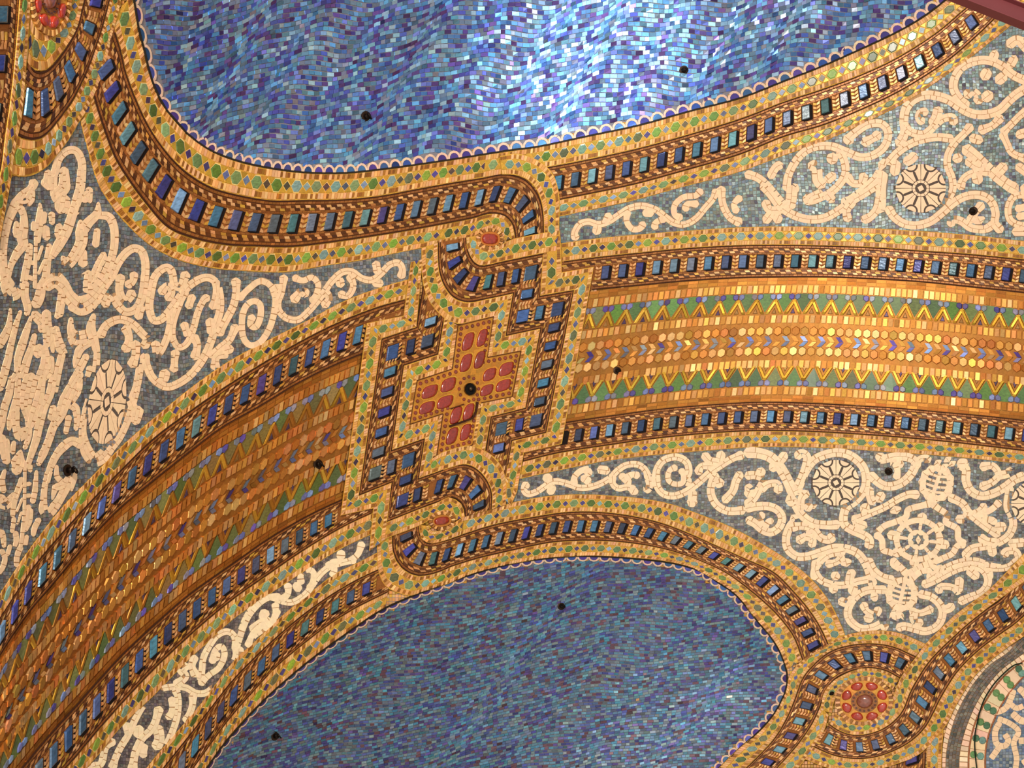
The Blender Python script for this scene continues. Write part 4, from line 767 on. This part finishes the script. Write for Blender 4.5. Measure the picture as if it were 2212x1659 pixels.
# ------------------------------------------------------------------ blue domes
UPAL = [(104, 154, 197), (87, 129, 185), (80, 96, 183), (116, 140, 174), (95, 77, 151), (131, 176, 211), (68, 110, 174), (127, 134, 157), (87, 61, 120), (108, 123, 205), (99, 143, 174), (156, 192, 214), (73, 79, 163), (89, 121, 163), (99, 165, 221)]
LPAL = [(85, 127, 153), (94, 134, 162), (79, 92, 157), (107, 121, 131), (85, 70, 131), (101, 70, 84), (72, 134, 166), (96, 112, 142), (79, 103, 145), (114, 134, 142), (68, 77, 142), (92, 138, 155)]
def build_dome(num, key, edge, label, pal, cw, chh, slope, pitch, band, tint):
    th = thing('mosaic_dome', label, 'dome', (1100, 120) if num == 1 else (1100, 1450)); dm = num
    sheet('mortar_bed', 'bed', th, around(key), (128, 124, 132), 0, cell=10, dome=dm, solid=.05)
    T = Set(dm); y = -60.
    y0, y1 = (-60, 560) if num == 1 else (1120, 1740); v = y0-300
    E = crom(edge, 4)
    def fl(u, v):
        if num == 1: return np.array([u, v+(-.30*u if u < 700 else -.30*700-(u-700)*.18)+14*math.sin(u/64.+v/150)+5*math.sin(u/23.+v/37)+60])
        return np.array([u, v-(.24*(u-1100) if u < 1300 else 48+.10*(u-1300))+7*math.sin(u/80.+v/100)+3*math.sin(u/29.+v/31)])
    bandw = band*3.1
    for v in np.arange(y0-250, y1+560, chh):
        u = -30.+rng.uniform(0, cw)
        while u < 2240:
            w = cw*rng.uniform(.72, 1.28); a = fl(u+.35, v); 
            if a[1] < -70 or a[1] > 1730: u += w; continue
            c = fl(u+w/2, v+chh/2)
            if own(c) == key:
                b = fl(u+w-.35, v)
                q = [a, b, b+[0, chh-.8], a+[0, chh-.8]]
                T.add(q, pick(pal, .20, .06), 0, .004, 2.2)
            u += w
    # drop tiles that fall under the scalloped rim
    ctr = np.array([q.mean(0) for q in T.q]); keep = dist(ctr, E) > band*1.0
    for nm in ('q', 'c', 'h', 't'): setattr(T, nm, [x for x, k in zip(getattr(T, nm), keep) if k])
    if num == 2:      # two odd pale tiles that stand out in the photograph
        for px, py, cc in ((1575, 1505, (240, 232, 222)), (1376, 1514, (196, 150, 108))):
            d = [np.hypot(*(cen(q)-[px, py])) for q in T.q]; T.c[int(np.argmin(d))] = lin(cc)
    build(T, 'blue_tile', 'blue' if num == 1 else 'blue2', th, cap=300, minarea=20)
    # scalloped rim: a row of half discs, each framed in cream
    s = np.concatenate([[0], np.cumsum(np.hypot(*np.diff(E, axis=0).T))]); Hd = Set(dm); Cr = Set(dm); Dk = Set(dm); q = 0
    def at(u, o):
        p = np.array([np.interp(u, s, E[:, 0]), np.interp(u, s, E[:, 1])]); t = np.array([np.interp(u+3, s, E[:, 0])-np.interp(u-3, s, E[:, 0]), np.interp(u+3, s, E[:, 1])-np.interp(u-3, s, E[:, 1])]); t /= np.hypot(*t)+1e-9
        n = np.array([t[1], -t[0]]) if num == 1 else np.array([-t[1], t[0]]); return p+n*o
    while q < s[-1]:
        p = pitch(at(q, 0)); b = tint(at(q, 0)); r = p/2
        c = q+r
        pts = [at(c+r*.68*math.cos(a), 2.5+b*.68*math.sin(a)) for a in np.linspace(0, math.pi, 8)]
        Hd.add(pts, pick([(72,70,150),(60,88,160),(88,70,150),(76,118,170),(70,66,128),(92,96,170)], .2, .06), 0, .006, .4)
        aa = np.linspace(0, math.pi, 7); o1, o2 = .74, 1.06
        for k in range(6):
            a, d = aa[k], aa[k+1]
            Cr.add([at(c+r*o1*math.cos(a), 2.+b*o1*math.sin(a)), at(c+r*o1*math.cos(d), 2.+b*o1*math.sin(d)), at(c+r*o2*math.cos(d), 2.+b*o2*math.sin(d)), at(c+r*o2*math.cos(a), 2.+b*o2*math.sin(a))], jit((225, 190, 165), .05), 0, .007, .1)
        for k in range(2): Dk.add([at(q+k*r, -1.2), at(q+(k+1)*r, -1.2), at(q+(k+1)*r, 2.2), at(q+k*r, 2.2)], lin((44, 36, 26)), 0, .012, 0)  # dark strip paints in the shade of the gap along the rim
        for k in range(3):
            Cr.add([at(q-1.6, 2+k*0), at(q+1.6, 2), at(q+1.2, b*.35), at(q-1.2, b*.35)], jit((225, 190, 165), .05), 0, .007, .1); break
        q += p
    build(Hd, 'scallop', 'blue', th, minarea=25); build(Cr, 'scallop_frame', 'matte', th, False); build(Dk, 'seam_shade', 'bed', th, False)
build_dome(1, 10, UP_EDGE, 'upper blue mosaic dome with a bright glitter, across the top of the picture', UPAL, 12.5, 9.2, 0, lambda p: float(np.interp(p[0], [300, 340, 450, 600, 1100, 2050], [44, 36, 21, 22, 28, 30])), 17, lambda p: float(np.interp(p[0], [290, 400, 600, 2050], [11, 15, 16, 17])))
build_dome(2, 11, LO_EDGE, 'lower blue mosaic dome, darker, across the bottom of the picture', LPAL, 10.5, 5.6, 0, lambda p: float(np.interp(p[0], [450, 800, 1100, 1500, 1650, 1700], [30, 26, 25, 22, 22, 24])), 10, lambda p: float(np.interp(p[0], [450, 800, 1100, 1500, 1650, 1700], [5.5, 7.5, 9, 10, 11.5, 12])))
# ------------------------------------------------------------------ gold arches
GOLD = [(204,144,66),(212,156,76),(192,130,58),(218,166,98),(206,150,92),(210,134,70),(188,124,54),(216,172,112)]
BUD = [(104,112,160),(120,126,150),(84,70,140),(112,128,170),(128,128,136)]
GRN = [(86,122,52),(96,132,62),(76,110,60),(104,118,64),(88,128,44)]
def gold_arch(rows, key, label, sc, dim=False):
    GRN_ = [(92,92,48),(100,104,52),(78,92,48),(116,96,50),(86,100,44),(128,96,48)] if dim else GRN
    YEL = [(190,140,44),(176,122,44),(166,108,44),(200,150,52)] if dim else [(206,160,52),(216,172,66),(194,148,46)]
    ru = spline_run(rows); th = thing('gold_arch', label, 'mosaic arch', ru.f([.5], [60])[0], 'gold arches')
    s = dict(runs=[ru]); bed(s, th, (160, 106, 46), 0, key, 'foil')
    D = Set(); Hx = Set(); Hx.inset = [(1, .6), (.86, 1)]; Cv = Set(); Bk = Set(); Gr = Set(); St = Set(); St.inset = [(1, .6), (.7, 1)]; Bd = Set(); Bd.inset = [(1, .6), (.8, 1)]
    L = ru.L
    def rep(t0, t1, step, S, pal, gap, h, tilt=.8, shear=0):
        q = 0
        while q < L:
            w = step*sc(q/L); S.add(ru.f([t0, t0, t1, t1], [q+w*gap/2, q+w*(1-gap/2), q+w*(1-gap/2)-shear, q+w*gap/2-shear]), pick(pal, .14, .05), 0, h, tilt, key); q += w
    for t0, t1 in ((.006, .028), (.03, .056), (.95, .972), (.974, .995)): rep(t0, t1, 22, Bk, [(172,110,44),(160,98,36),(184,120,50)], .06, .004, .4)
    for t0, t1 in ((.066, .126), (.305, .365), (.665, .724), (.88, .94)): rep(t0, t1, 12.2, D, GOLD, .26, .009, .9, 0)
    q = 0; k = 0
    while q < L:
        p = 19.3*sc(q/L); c = q+p/2
        for t in (.432, .592):
            x, y = [t, t-.033, t-.033, t, t+.033, t+.033], [c-p*.43, c-p*.22, c+p*.22, c+p*.43, c+p*.22, c-p*.22]
            x = [t-.02, t-.04, t-.02, t+.02, t+.04, t+.02]; y = [c-p*.44, c, c+p*.44, c+p*.44, c, c-p*.44]
            Hx.add(ru.f(x, np.array(y)), pick(GOLD, .12, .06), 0, .011, 1.0, key)
        pal = BUD if k % 2 else GOLD
        Cv.add(ru.f([.473, .473, .512, .512], [c-p*.45, c+p*.05, c+p*.5, c]), pick(pal, .14, .06), 0, .008, 1.0, key)
        Cv.add(ru.f([.516, .516, .552, .552], [c, c+p*.5, c+p*.05, c-p*.45]), pick(pal, .14, .06), 0, .008, 1.0, key)
        q += p; k += 1
    q = 10
    while q < L:
        p = 41.*sc(q/L)
        for t0, sg in ((.135, 1), (.868, -1)):
            T = lambda t: t0+sg*t
            for e in (-1, 1):
                Bd.add(ru.f([T(.004), T(-.004), T(.004), T(.03), T(.048), T(.036)], np.array([q+e*.8, q+e*p*.17, q+e*p*.31, q+e*p*.31, q+e*p*.14, q+e*.8])), pick(BUD, .2, .08), .003, .012, .6, key)
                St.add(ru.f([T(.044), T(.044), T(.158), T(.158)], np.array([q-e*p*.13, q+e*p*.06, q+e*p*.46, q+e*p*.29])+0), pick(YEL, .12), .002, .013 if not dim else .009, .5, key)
            St.add(ru.f([T(.11), T(.155), T(.155)], np.array([q, q+p*.13, q-p*.13])), pick([(84,66,90),(150,110,60)], .1), 0, .005, .3, key)
            # green ground between two stems
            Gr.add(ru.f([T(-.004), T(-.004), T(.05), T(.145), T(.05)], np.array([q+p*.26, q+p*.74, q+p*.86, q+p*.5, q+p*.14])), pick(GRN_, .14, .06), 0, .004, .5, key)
        q += p
    build(Hx, 'gold_hexagon', 'foil', th, minarea=40); build(Cv, 'chevron_tile', 'foil', th, minarea=30); build(D, 'gold_tile', 'foil', th, cap=300, minarea=60); build(Bk, 'ochre_brick', 'foil', th, False)
    build(Gr, 'green_tile', 'gem', th, minarea=60); build(St, 'yellow_stem', 'foil', th, minarea=40); build(Bd, 'blue_bud', 'pearl', th, minarea=30)
gold_arch(GBR, 12, 'bright gold arch with rows of lotus buds, hexagons and chevrons on the right', lambda u: 1.0)
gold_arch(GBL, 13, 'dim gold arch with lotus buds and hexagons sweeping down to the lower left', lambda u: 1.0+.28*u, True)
for k in 'LURB': build_panel(k)
# strips (ownership of strips is unchanged by the panels)
for s in STRIPS:
    if not s['group']: s['group'] = None
    (build_rib if s['kind'] == 'rib' else build_gem)(s, s['key'])
# ------------------------------------------------------------------ red cross
th = thing('red_cross', 'large cross of red glass cabochons in the middle of the knot', 'mosaic cross', (1012, 835))
Bx = Set(); xp = np.array(XPOLY, float)
c0 = np.array([1012., 835.])
arms = [[(989,703),(1067,684),(1054,772),(977,797)], [(1054,772),(1126,758),(1107,857),(1041,870)], [(977,797),(1054,772),(1041,870),(957,894)], [(901,822),(977,797),(957,894),(885,917)], [(957,894),(1041,870),(1021,962),(943.5,984)]]
for q in arms:
    q = np.array(q, float); n = 7
    for i in range(n):
        for j in range(n):
            f = lambda u, v: (q[0]*(1-u)+q[1]*u)*(1-v)+(q[3]*(1-u)+q[2]*u)*v
            a = f(i/n-.004, j/n-.004), f((i+1)/n+.004, j/n-.004), f((i+1)/n+.004, (j+1)/n+.004), f(i/n-.004, (j+1)/n+.004); Bx.add(a, jit((196, 132, 44), .1, .04), -.01, .016, .4)
build(Bx, 'gold_ground', 'gold', th, False)
def blob(cx, cy, w, h, rot=0, n=12, p=2.6):
    a = np.linspace(0, 2*np.pi, n, endpoint=False); x = np.sign(np.cos(a))*np.abs(np.cos(a))**(2/p)*w/2; y = np.sign(np.sin(a))*np.abs(np.sin(a))**(2/p)*h/2
    c, s = math.cos(math.radians(rot)), math.sin(math.radians(rot)); return np.stack([cx+x*c-y*s, cy+x*s+y*c], 1)
def skew(cx, cy, w, h, kx=-.22, ky=-.25, n=12, p=3.0):
    q = blob(0, 0, w, h, 0, n, p); return np.stack([cx+q[:, 0]+kx*q[:, 1], cy+q[:, 1]+ky*q[:, 0]], 1)
R = Set(); R.inset = [(1, .35), (.9, .72), (.72, .92), (.4, 1)]; Gs = Set()
for cx, cy, w, h in [(1011.6,737.7,22,38),(1042,729.5,19,37),(1007,783.8,22,38),(1036.7,777,20,37),(1058,809,25,27),(1094,797,28,29),(1052,842.8,25,24),(1087.8,832.6,29,25),(929,846,31,28),(969,831,29,30),(923,880.7,30,26),(962,868.5,31,27),(985.5,897,22,36),(1012.6,890,20,36),(977,941.7,22,36),(1006,933.6,20,35)]:
    R.add(skew(cx, cy, w*1.12, h*1.05), jit((146, 40, 26), .08, .04), .016, .030, .2); Gs.add(skew(cx, cy, w*1.12+4, h*1.05+4), jit((222, 160, 50), .06), .012, .0185, 0)
build(R, 'red_cabochon', 'red', th); build(Gs, 'gold_setting', 'gold', th, False)
Dt = Set(); Dt.inset = [(1, .5), (.7, 1)]
per = np.array([(989,703),(1067,684),(1054,772),(1126,758),(1107,857),(1041,870),(1021,962),(943.5,984),(957,894),(885,917),(901,822),(977,797)], float)
ins = np.array([p+(c0-p)/np.hypot(*(c0-p))*0 for p in per])
off = []
for i in range(len(per)):
    a, b, c = per[i-1], per[i], per[(i+1) % len(per)]; n1 = np.array([-(b-a)[1], (b-a)[0]]); n1 /= np.hypot(*n1); n2 = np.array([-(c-b)[1], (c-b)[0]]); n2 /= np.hypot(*n2)
    m = n1+n2; off.append(b+m/(1+n1@n2)*8.5)
off = np.array(off)
for i in range(len(off)):
    a, b = off[i], off[(i+1) % len(off)]; n = max(2, int(np.hypot(*(b-a))/11.5))
    for k in range(n): p = a+(b-a)*(k/n); Dt.add(blob(p[0], p[1], 8, 8.5, 0, 8, 2), jit((122, 48, 26), .12), .014, .021, .3)
for a in np.linspace(0, 2*np.pi, 12, endpoint=False): Dt.add(blob(1013+math.cos(a)*21, 840+math.sin(a)*26, 7, 8, 0, 8, 2), jit((120, 46, 26), .1), .014, .021, .3)
build(Dt, 'red_bead', 'red', th, minarea=20)
Ln = Set()
def line(S, pts, w, col, h0, h1):
    pts = np.array(pts, float)
    for a, b in zip(pts[:-1], pts[1:]):
        m = max(1, int(np.hypot(*(b-a))/14)); t = (b-a)/np.hypot(*(b-a)); n = np.array([-t[1], t[0]])*w/2
        for k in range(m): p, q = a+(b-a)*k/m, a+(b-a)*(k+1)/m; S.add([p-n, q-n, q+n, p+n], jit(col, .05), h0, h1, 0)
line(Ln, list(per)+[tuple(per[0])], 2.0, (92, 50, 22), .01, .0215)
line(Ln, [(1032, 868), (1029, 888), (1022, 903), (1004, 910), (972, 921)], 4.0, (60, 30, 18), .015, .03); line(Ln, [(974, 883), (1003, 873)], 2.2, (80, 40, 20), .015, .026)
build(Ln, 'dark_line', 'bed', th, False)
for lab, cx, cy, w, h, rot in (('red oval cabochon inside the upper hook of the knot', 1059, 516, 34, 23, 3), ('red oval cabochon inside the lower hook of the knot', 955, 1125, 32, 17, -10)):
    t = thing('oval_cabochon', lab, 'cabochon', (cx, cy)); S = Set(); S.inset = [(1, .35), (.92, .7), (.75, .92), (.4, 1)]; S.add(blob(cx, cy, w, h, rot, 14, 2.6), jit((150, 42, 24), .03, .02), .02, .038); build(S, 'red_glass', 'red', t, minarea=1)
    S = Set(); S.add(blob(cx, cy, w+9, h+9, rot, 16, 2.4), jit((190, 120, 44), .03), .0, .0235); build(S, 'gold_collar', 'gold', t, minarea=1)
    S = Set(); n = 22
    for k in range(n):
        a, b = 2*math.pi*k/n+.04, 2*math.pi*(k+1)/n-.04; e = lambda r, x: (cx+math.cos(x)*(w/2+r), cy+math.sin(x)*(h/2+r))
        S.add([e(5, a), e(5, b), e(12, b), e(12, a)], pick(TAN if k % 2 else BRN), .0, .0265, .3)
    build(S, 'tan_tessera', 'matte', t, False)
# ------------------------------------------------------------------ rosettes
def rosette(label, cx, cy, rx, ry, a0, skip=None):
    t = thing('rosette', label, 'rosette', (cx, max(cy, 5))); E = emap(cx, cy, rx, ry, 0); S = Set(); n = 48
    for k in range(n):
        for r0, r1 in ((0, .5), (.5, 1.0), (1.0, 1.15)): S.add([E(r0, 2*math.pi*k/n), E(r0, 2*math.pi*(k+1)/n), E(r1, 2*math.pi*(k+1)/n), E(r1, 2*math.pi*k/n)], jit((206, 142, 52), .06), 0, .0175)
    build(S, 'gold_ground', 'gold', t, False)
    S = Set(); S.inset = [(1, .35), (.9, .72), (.7, .93), (.4, 1)]
    for k in range(8):
        a = math.radians(a0)+k*math.pi/4; q = []
        for b in np.linspace(0, 2*np.pi, 12, endpoint=False):
            rr = .785+.20*math.cos(b); aa = a+(.315+.05*math.cos(b))*math.sin(b); q.append(E(rr, aa))
        S.add(q, jit((176, 50, 30), .06, .03), .017, .034, .2)
    build(S, 'red_cabochon', 'red', t, minarea=1)
    S = Set(); S.inset = [(1, .3), (.85, .7), (.55, .95), (.3, 1)]; S.add([E(.34, x) for x in np.linspace(0, 2*np.pi, 16, endpoint=False)], lin((140, 80, 62)), .017, .045); build(S, 'centre_cabochon', 'red', t, minarea=1)
    S = Set()
    for k in range(24):
        a, b = 2*math.pi*k/24, 2*math.pi*(k+1)/24; S.add([E(.36, a), E(.36, b), E(.56, b), E(.56, a)], jit((138, 84, 44), .1), .01, .021, .3)
    build(S, 'brown_ring', 'gold', t, False)
    S = Set(); S.inset = [(1, .5), (.7, 1)]
    for k in range(16):
        a = 2*math.pi*k/16; c = np.array(E(.47, a)); S.add(blob(c[0], c[1], 4.6, 4.2, 0, 7, 2), lin((74, 36, 22)), .02, .026)
    build(S, 'dark_bead', 'red', t, False)
    S = Set(); n = 56
    for k in range(n):
        a, b = 2*math.pi*k/n+.012, 2*math.pi*(k+1)/n-.012; S.add([E(1.02, a), E(1.02, b), E(1.2, b), E(1.2, a)], pick(TAN if k % 2 else BRN), .0, .0255, .3)
    build(S, 'tan_tessera', 'matte', t, False)
rosette('red rosette of eight cabochons inside the loop at the lower right', 1867, 1515, 52, 44, 22)
rosette('half hidden red rosette in the top left corner of the picture', 112, -4, 36, 68, 30)
# ------------------------------------------------------------------ roundel at the right edge
t = thing('roundel', 'big round medallion with cream rings and green discs cut by the right edge', 'roundel', (2150, 1550))
def rail(i, f=0, j=None): 
    P = np.array([r[i] for r in MED], float)
    if j is not None: P = P*(1-f)+np.array([r[j] for r in MED], float)*f
    return P
def rr(i, j): return spline_run([(a[0], a[1], b[0], b[1]) for a, b in zip(rail(i), rail(j))])
A = Set(); 
for ru, lanes, step, pal, in ((rr(0, 1), ((.05, .95),), 11, [(240,205,170)]), (rr(1, 2), ((.03, .21), (.24, .46), (.49, .71), (.75, .97)), 8.5, [(118,106,96),(100,94,88),(128,122,110),(84,84,80)]), (rr(2, 3), ((.05, .95),), 12, [(244,210,174)]), (rr(3, 4), ((.0, .06), (.94, 1.)), 12, [(170,96,50)])):
    for t0, t1 in lanes:
        S = A; lane(S, ru, t0, t1, step, pal, 0, .008, 14, .16)
build(A, 'ring_tile', 'matte', t, minarea=60)
ru = rr(3, 4); Bq = Set(); Dq = Set(); Dq.inset = [(1, .6), (.85, 1)]; q = 6
while q < ru.L:
    Bq.add(ru.f([.08, .08, .92, .92], [q-11, q+9, q+9, q-11]), jit((242, 205, 165), .03), 0, .006, .1, 14); q += 21
q = 14; k = 0
while q < ru.L:
    for tt, g in ((.3, 0), (.7, 1)):
        c = ru.f([tt], [q+(tt-.5)*4])[0]; Dq.add(blob(c[0], c[1], 15, 16, 0, 12, 2.2), pick([(76,120,86),(98,140,80),(100,140,130)], .1), .004, .014, .3, 14)
    q += 35
build(Bq, 'cream_bead', 'matte', t, minarea=60); build(Dq, 'green_disc', 'gem', t, minarea=40)
bs = dict(runs=[rr(0, 1), rr(1, 2), rr(2, 3), rr(3, 4)]); bed(bs, t, (176, 140, 104), .001, 14)
Sg = Set(); 
for y in np.arange(1400, 1690, 6.5):
    for x in np.arange(2120, 2240, 7.):
        if own((x, y)) == 14 and ru.f([.5], [0]) is not None:
            e = np.interp(y, [p[1] for p in rail(4)], [p[0] for p in rail(4)])
            if x > e+3: Sg.add([(x-3.1, y-2.8), (x+3.1, y-2.8), (x+3.1, y+2.8), (x-3.1, y+2.8)], pick([(104,124,150),(124,140,156),(92,110,140),(140,150,150)], .15), -.002, .0035, 1.5)
build(Sg, 'slate_tessera', 'pearl', t, minarea=26)
Sheet = [(2128,1700),(2128,1645),(2142,1571),(2163,1525),(2188,1489),(2222,1452),(2260,1420),(2290,1405),(2290,1700)]
sheet('mortar_bed', 'bed', t, lambda P: pip(P, np.array(Sheet)), (130, 130, 130), 0, solid=.03)
VV = Set()
for P, w in (([(2190,1490),(2183,1510),(2172,1530),(2150,1540)], 13), ([(2200,1486),(2214,1500),(2225,1520)], 14), ([(2182,1520),(2196,1530),(2212,1524)], 12), ([(2160,1560),(2150,1580),(2152,1605),(2168,1612),(2178,1600),(2170,1585)], 13), ([(2155,1552),(2180,1562),(2200,1580),(2190,1605),(2196,1640),(2190,1680)], 12), ([(2186,1540),(2205,1556),(2230,1560)], 15), ([(2160,1612),(2140,1640)], 13), ([(2200,1600),(2225,1600)], 14), ([(2210,1640),(2225,1660)], 14)):
    X, T, N, u = resample(np.array(P, float), w); q = 0
    while q < u[-1]-2:
        b = min(q+11, u[-1]); uu = np.linspace(q+.3, b-.3, 4); xs = np.stack([np.interp(uu, u, X[:, m]) for m in (0, 1)], 1); ns = np.stack([np.interp(uu, u, N[:, m]) for m in (0, 1)], 1)
        e = np.sqrt(np.clip(1-(1-np.clip(np.minimum(uu+2, u[-1]-uu+2)/(w/2), 0, 1))**2, .05, 1))[:, None]
        VV.add(np.vstack([xs+ns*w/2*e, (xs-ns*w/2*e)[::-1]]), jit((240, 205, 165), .03, .01), 0, .0065, .1); q = b
build(VV, 'ivory_tile', 'matte', t, minarea=40)
# ------------------------------------------------------------------ ironwork: eye sockets in the vault, a wire, a beam
def mesh_obj(name, V, Fc, mat, parent, col, smooth=True, origin=None):
    me = bpy.data.meshes.new(name); org = np.array(origin if origin is not None else (0, 0, 0)); me.from_pydata((np.array(V)-org).tolist(), [], Fc)
    at = me.attributes.new('col', 'FLOAT_COLOR', 'FACE'); at.data.foreach_set('color', np.tile(np.append(lin(col), 1), len(Fc)))
    if smooth: me.polygons.foreach_set('use_smooth', [True]*len(Fc))
    return place(me, name, mat, parent, org)
def tube(path, r, n=10, caps=True):
    path = np.array(path, float); r = np.broadcast_to(r, len(path)); V = []; Fc = []; T = np.gradient(path, axis=0); up = np.array([.3, .5, .8])
    for i, (p, t) in enumerate(zip(path, T)):
        t = t/np.linalg.norm(t); a = np.cross(t, up); a /= np.linalg.norm(a); b = np.cross(t, a)
        for k in range(n): th_ = 2*math.pi*k/n; V.append(p+(a*math.cos(th_)+b*math.sin(th_))*r[i])
    for i in range(len(path)-1):
        for k in range(n): k2 = (k+1) % n; Fc.append((i*n+k, i*n+k2, (i+1)*n+k2, (i+1)*n+k))
    if caps: Fc.append(tuple(range(n))[::-1]); Fc.append(tuple((len(path)-1)*n+k for k in range(n)))
    return V, Fc
def socket(px, py, dome, label, sc=1.0, name='lamp_socket'):
    S, N = surf([(px, py)], dome); P = w2(S[0]); n = (w2(S[0]+N[0])-P); o = bpy.data.objects.new(name, None); COL.objects.link(o); o.location = P; o['label'] = label; o['category'] = 'lamp socket'; o['group'] = 'dark sockets in the vault'
    r = .026*sc; a = np.cross(n, (0, 0, 1)); a /= np.linalg.norm(a); b = np.cross(n, a); base = P+n*.002
    V, Fc = tube([base, base+n*.006, base+n*.009], [r*1.25, r*1.25, r*.9], 14); mesh_obj('base_plate', V, Fc, 'metal', o, (52, 36, 26), False, P)
    V, Fc = tube([base+n*.008, base+n*.02, base+n*.032, base+n*.034], [r*.62, r*.62, r*.7, r*.45], 12); mesh_obj('collar', V, Fc, 'metal', o, (34, 24, 18), True, P)
    ringp = [base+n*.04+a*math.cos(t)*r*.75+(b*.3+n*.7)*math.sin(t)*r*.75+n*r*.3 for t in np.linspace(0, 2*math.pi*.98, 15)]
    V, Fc = tube(ringp, r*.2, 7); mesh_obj('eye_ring', V, Fc, 'metal', o, (30, 22, 18), True, P)
for px, py, dm, lab, sc in ((790,252,1,'dark lamp socket in the left part of the upper blue dome',1.1),(1477,152,1,'dark lamp socket in the right part of the upper blue dome',1.0),(2103,456,0,'dark lamp socket in the upper right scroll panel',.85),(1333,801,0,'dark lamp socket in the bright right gold arch',.85),
    (144,1016,0,'dark lamp socket in the left scroll panel',.9),(686,1003,0,'dark lamp socket in the dim left gold arch',1.0),(1920,1018,0,'dark lamp socket in the lower right scroll panel',.8),(1212,1309,2,'dark lamp socket near the top of the lower blue dome',.85),(592,1590,2,'dark lamp socket at the lower left of the lower blue dome',.8),(1798,1497,0,'small dark lamp socket beside the lower right red rosette',.7)):
    socket(px, py, dm, lab, sc)
# the hole in the middle of the cross with its old fitting
S, N = surf([(1013, 841)]); P = w2(S[0]); n = w2(S[0]+N[0])-P; o = bpy.data.objects.new('centre_fitting', None); COL.objects.link(o); o.location = P; o['label'] = 'black hole with a rusty collar at the centre of the red cross'; o['category'] = 'fitting'
a = np.cross(n, (0, 0, 1)); a /= np.linalg.norm(a)
V, Fc = tube([P+n*.012, P+n*.034, P+n*.038, P+n*.034], [.044, .042, .037, .032], 18, False); mesh_obj('rusty_collar', V, Fc, 'metal', o, (84, 52, 26), True, P)
V, Fc = tube([P+n*.013, P+n*.022], [.040, .040], 18); mesh_obj('dark_bore', V, Fc, 'bed', o, (14, 10, 8), False, P)
V, Fc = tube([P+n*.02-a*.005, P+n*.045+a*.004, P+n*.055+a*.012], [.013, .012, .007], 10); mesh_obj('rod', V, Fc, 'metal', o, (96, 84, 68), True, P)
# wire over the roundel
wp = crom([(2240, 815), (2212, 1432), (2190, 1439), (2160, 1466), (2141, 1490), (2125, 1520), (2114, 1560), (2108, 1600), (2113, 1660), (2125, 1720)][1:], 5)
S, N = surf(wp); WP = w2(S+N*.03); V, Fc = tube(WP, .004, 8); wire = mesh_obj('wire', V, Fc, 'metal', None, (26, 44, 34), True, WP[0]); wire['label'] = 'thin dark green wire running over the round medallion at the right edge'; wire['category'] = 'wire'
# beam near the viewer in the top right corner
def at_depth(px, py, z): return np.array([(px-W/2)/F*z, -(py-H/2)/F*z, z])
b = thing('steel_beam', 'maroon painted beam crossing the top right corner in front of the vault', 'beam', (2150, 10))
pA, pB = at_depth(1960, -62, 4.2), at_depth(2420, 118, 4.0); b.location = w2(pA)
d = pB-pA; d /= np.linalg.norm(d); up = np.cross(d, (0, 0, 1.)); up /= np.linalg.norm(up); fw = np.cross(d, up)
V = []
for p in (pA, pB):
    for x, y in ((-1, -1), (-1, -.9), (-.25, -.8), (-.25, .8), (-1, .9), (-1, 1), (1, 1), (1, .9), (.25, .8), (.25, -.8), (1, -.9), (1, -1)): V.append(w2(p+up*y*.034+fw*x*.03))
Fc = [(k, (k+1) % 12, 12+(k+1) % 12, 12+k) for k in range(12)]+[tuple(range(12)), tuple(range(23, 11, -1))]
mesh_obj('flange_profile', V, Fc, 'paint', b, (112, 48, 52), False, w2(pA))
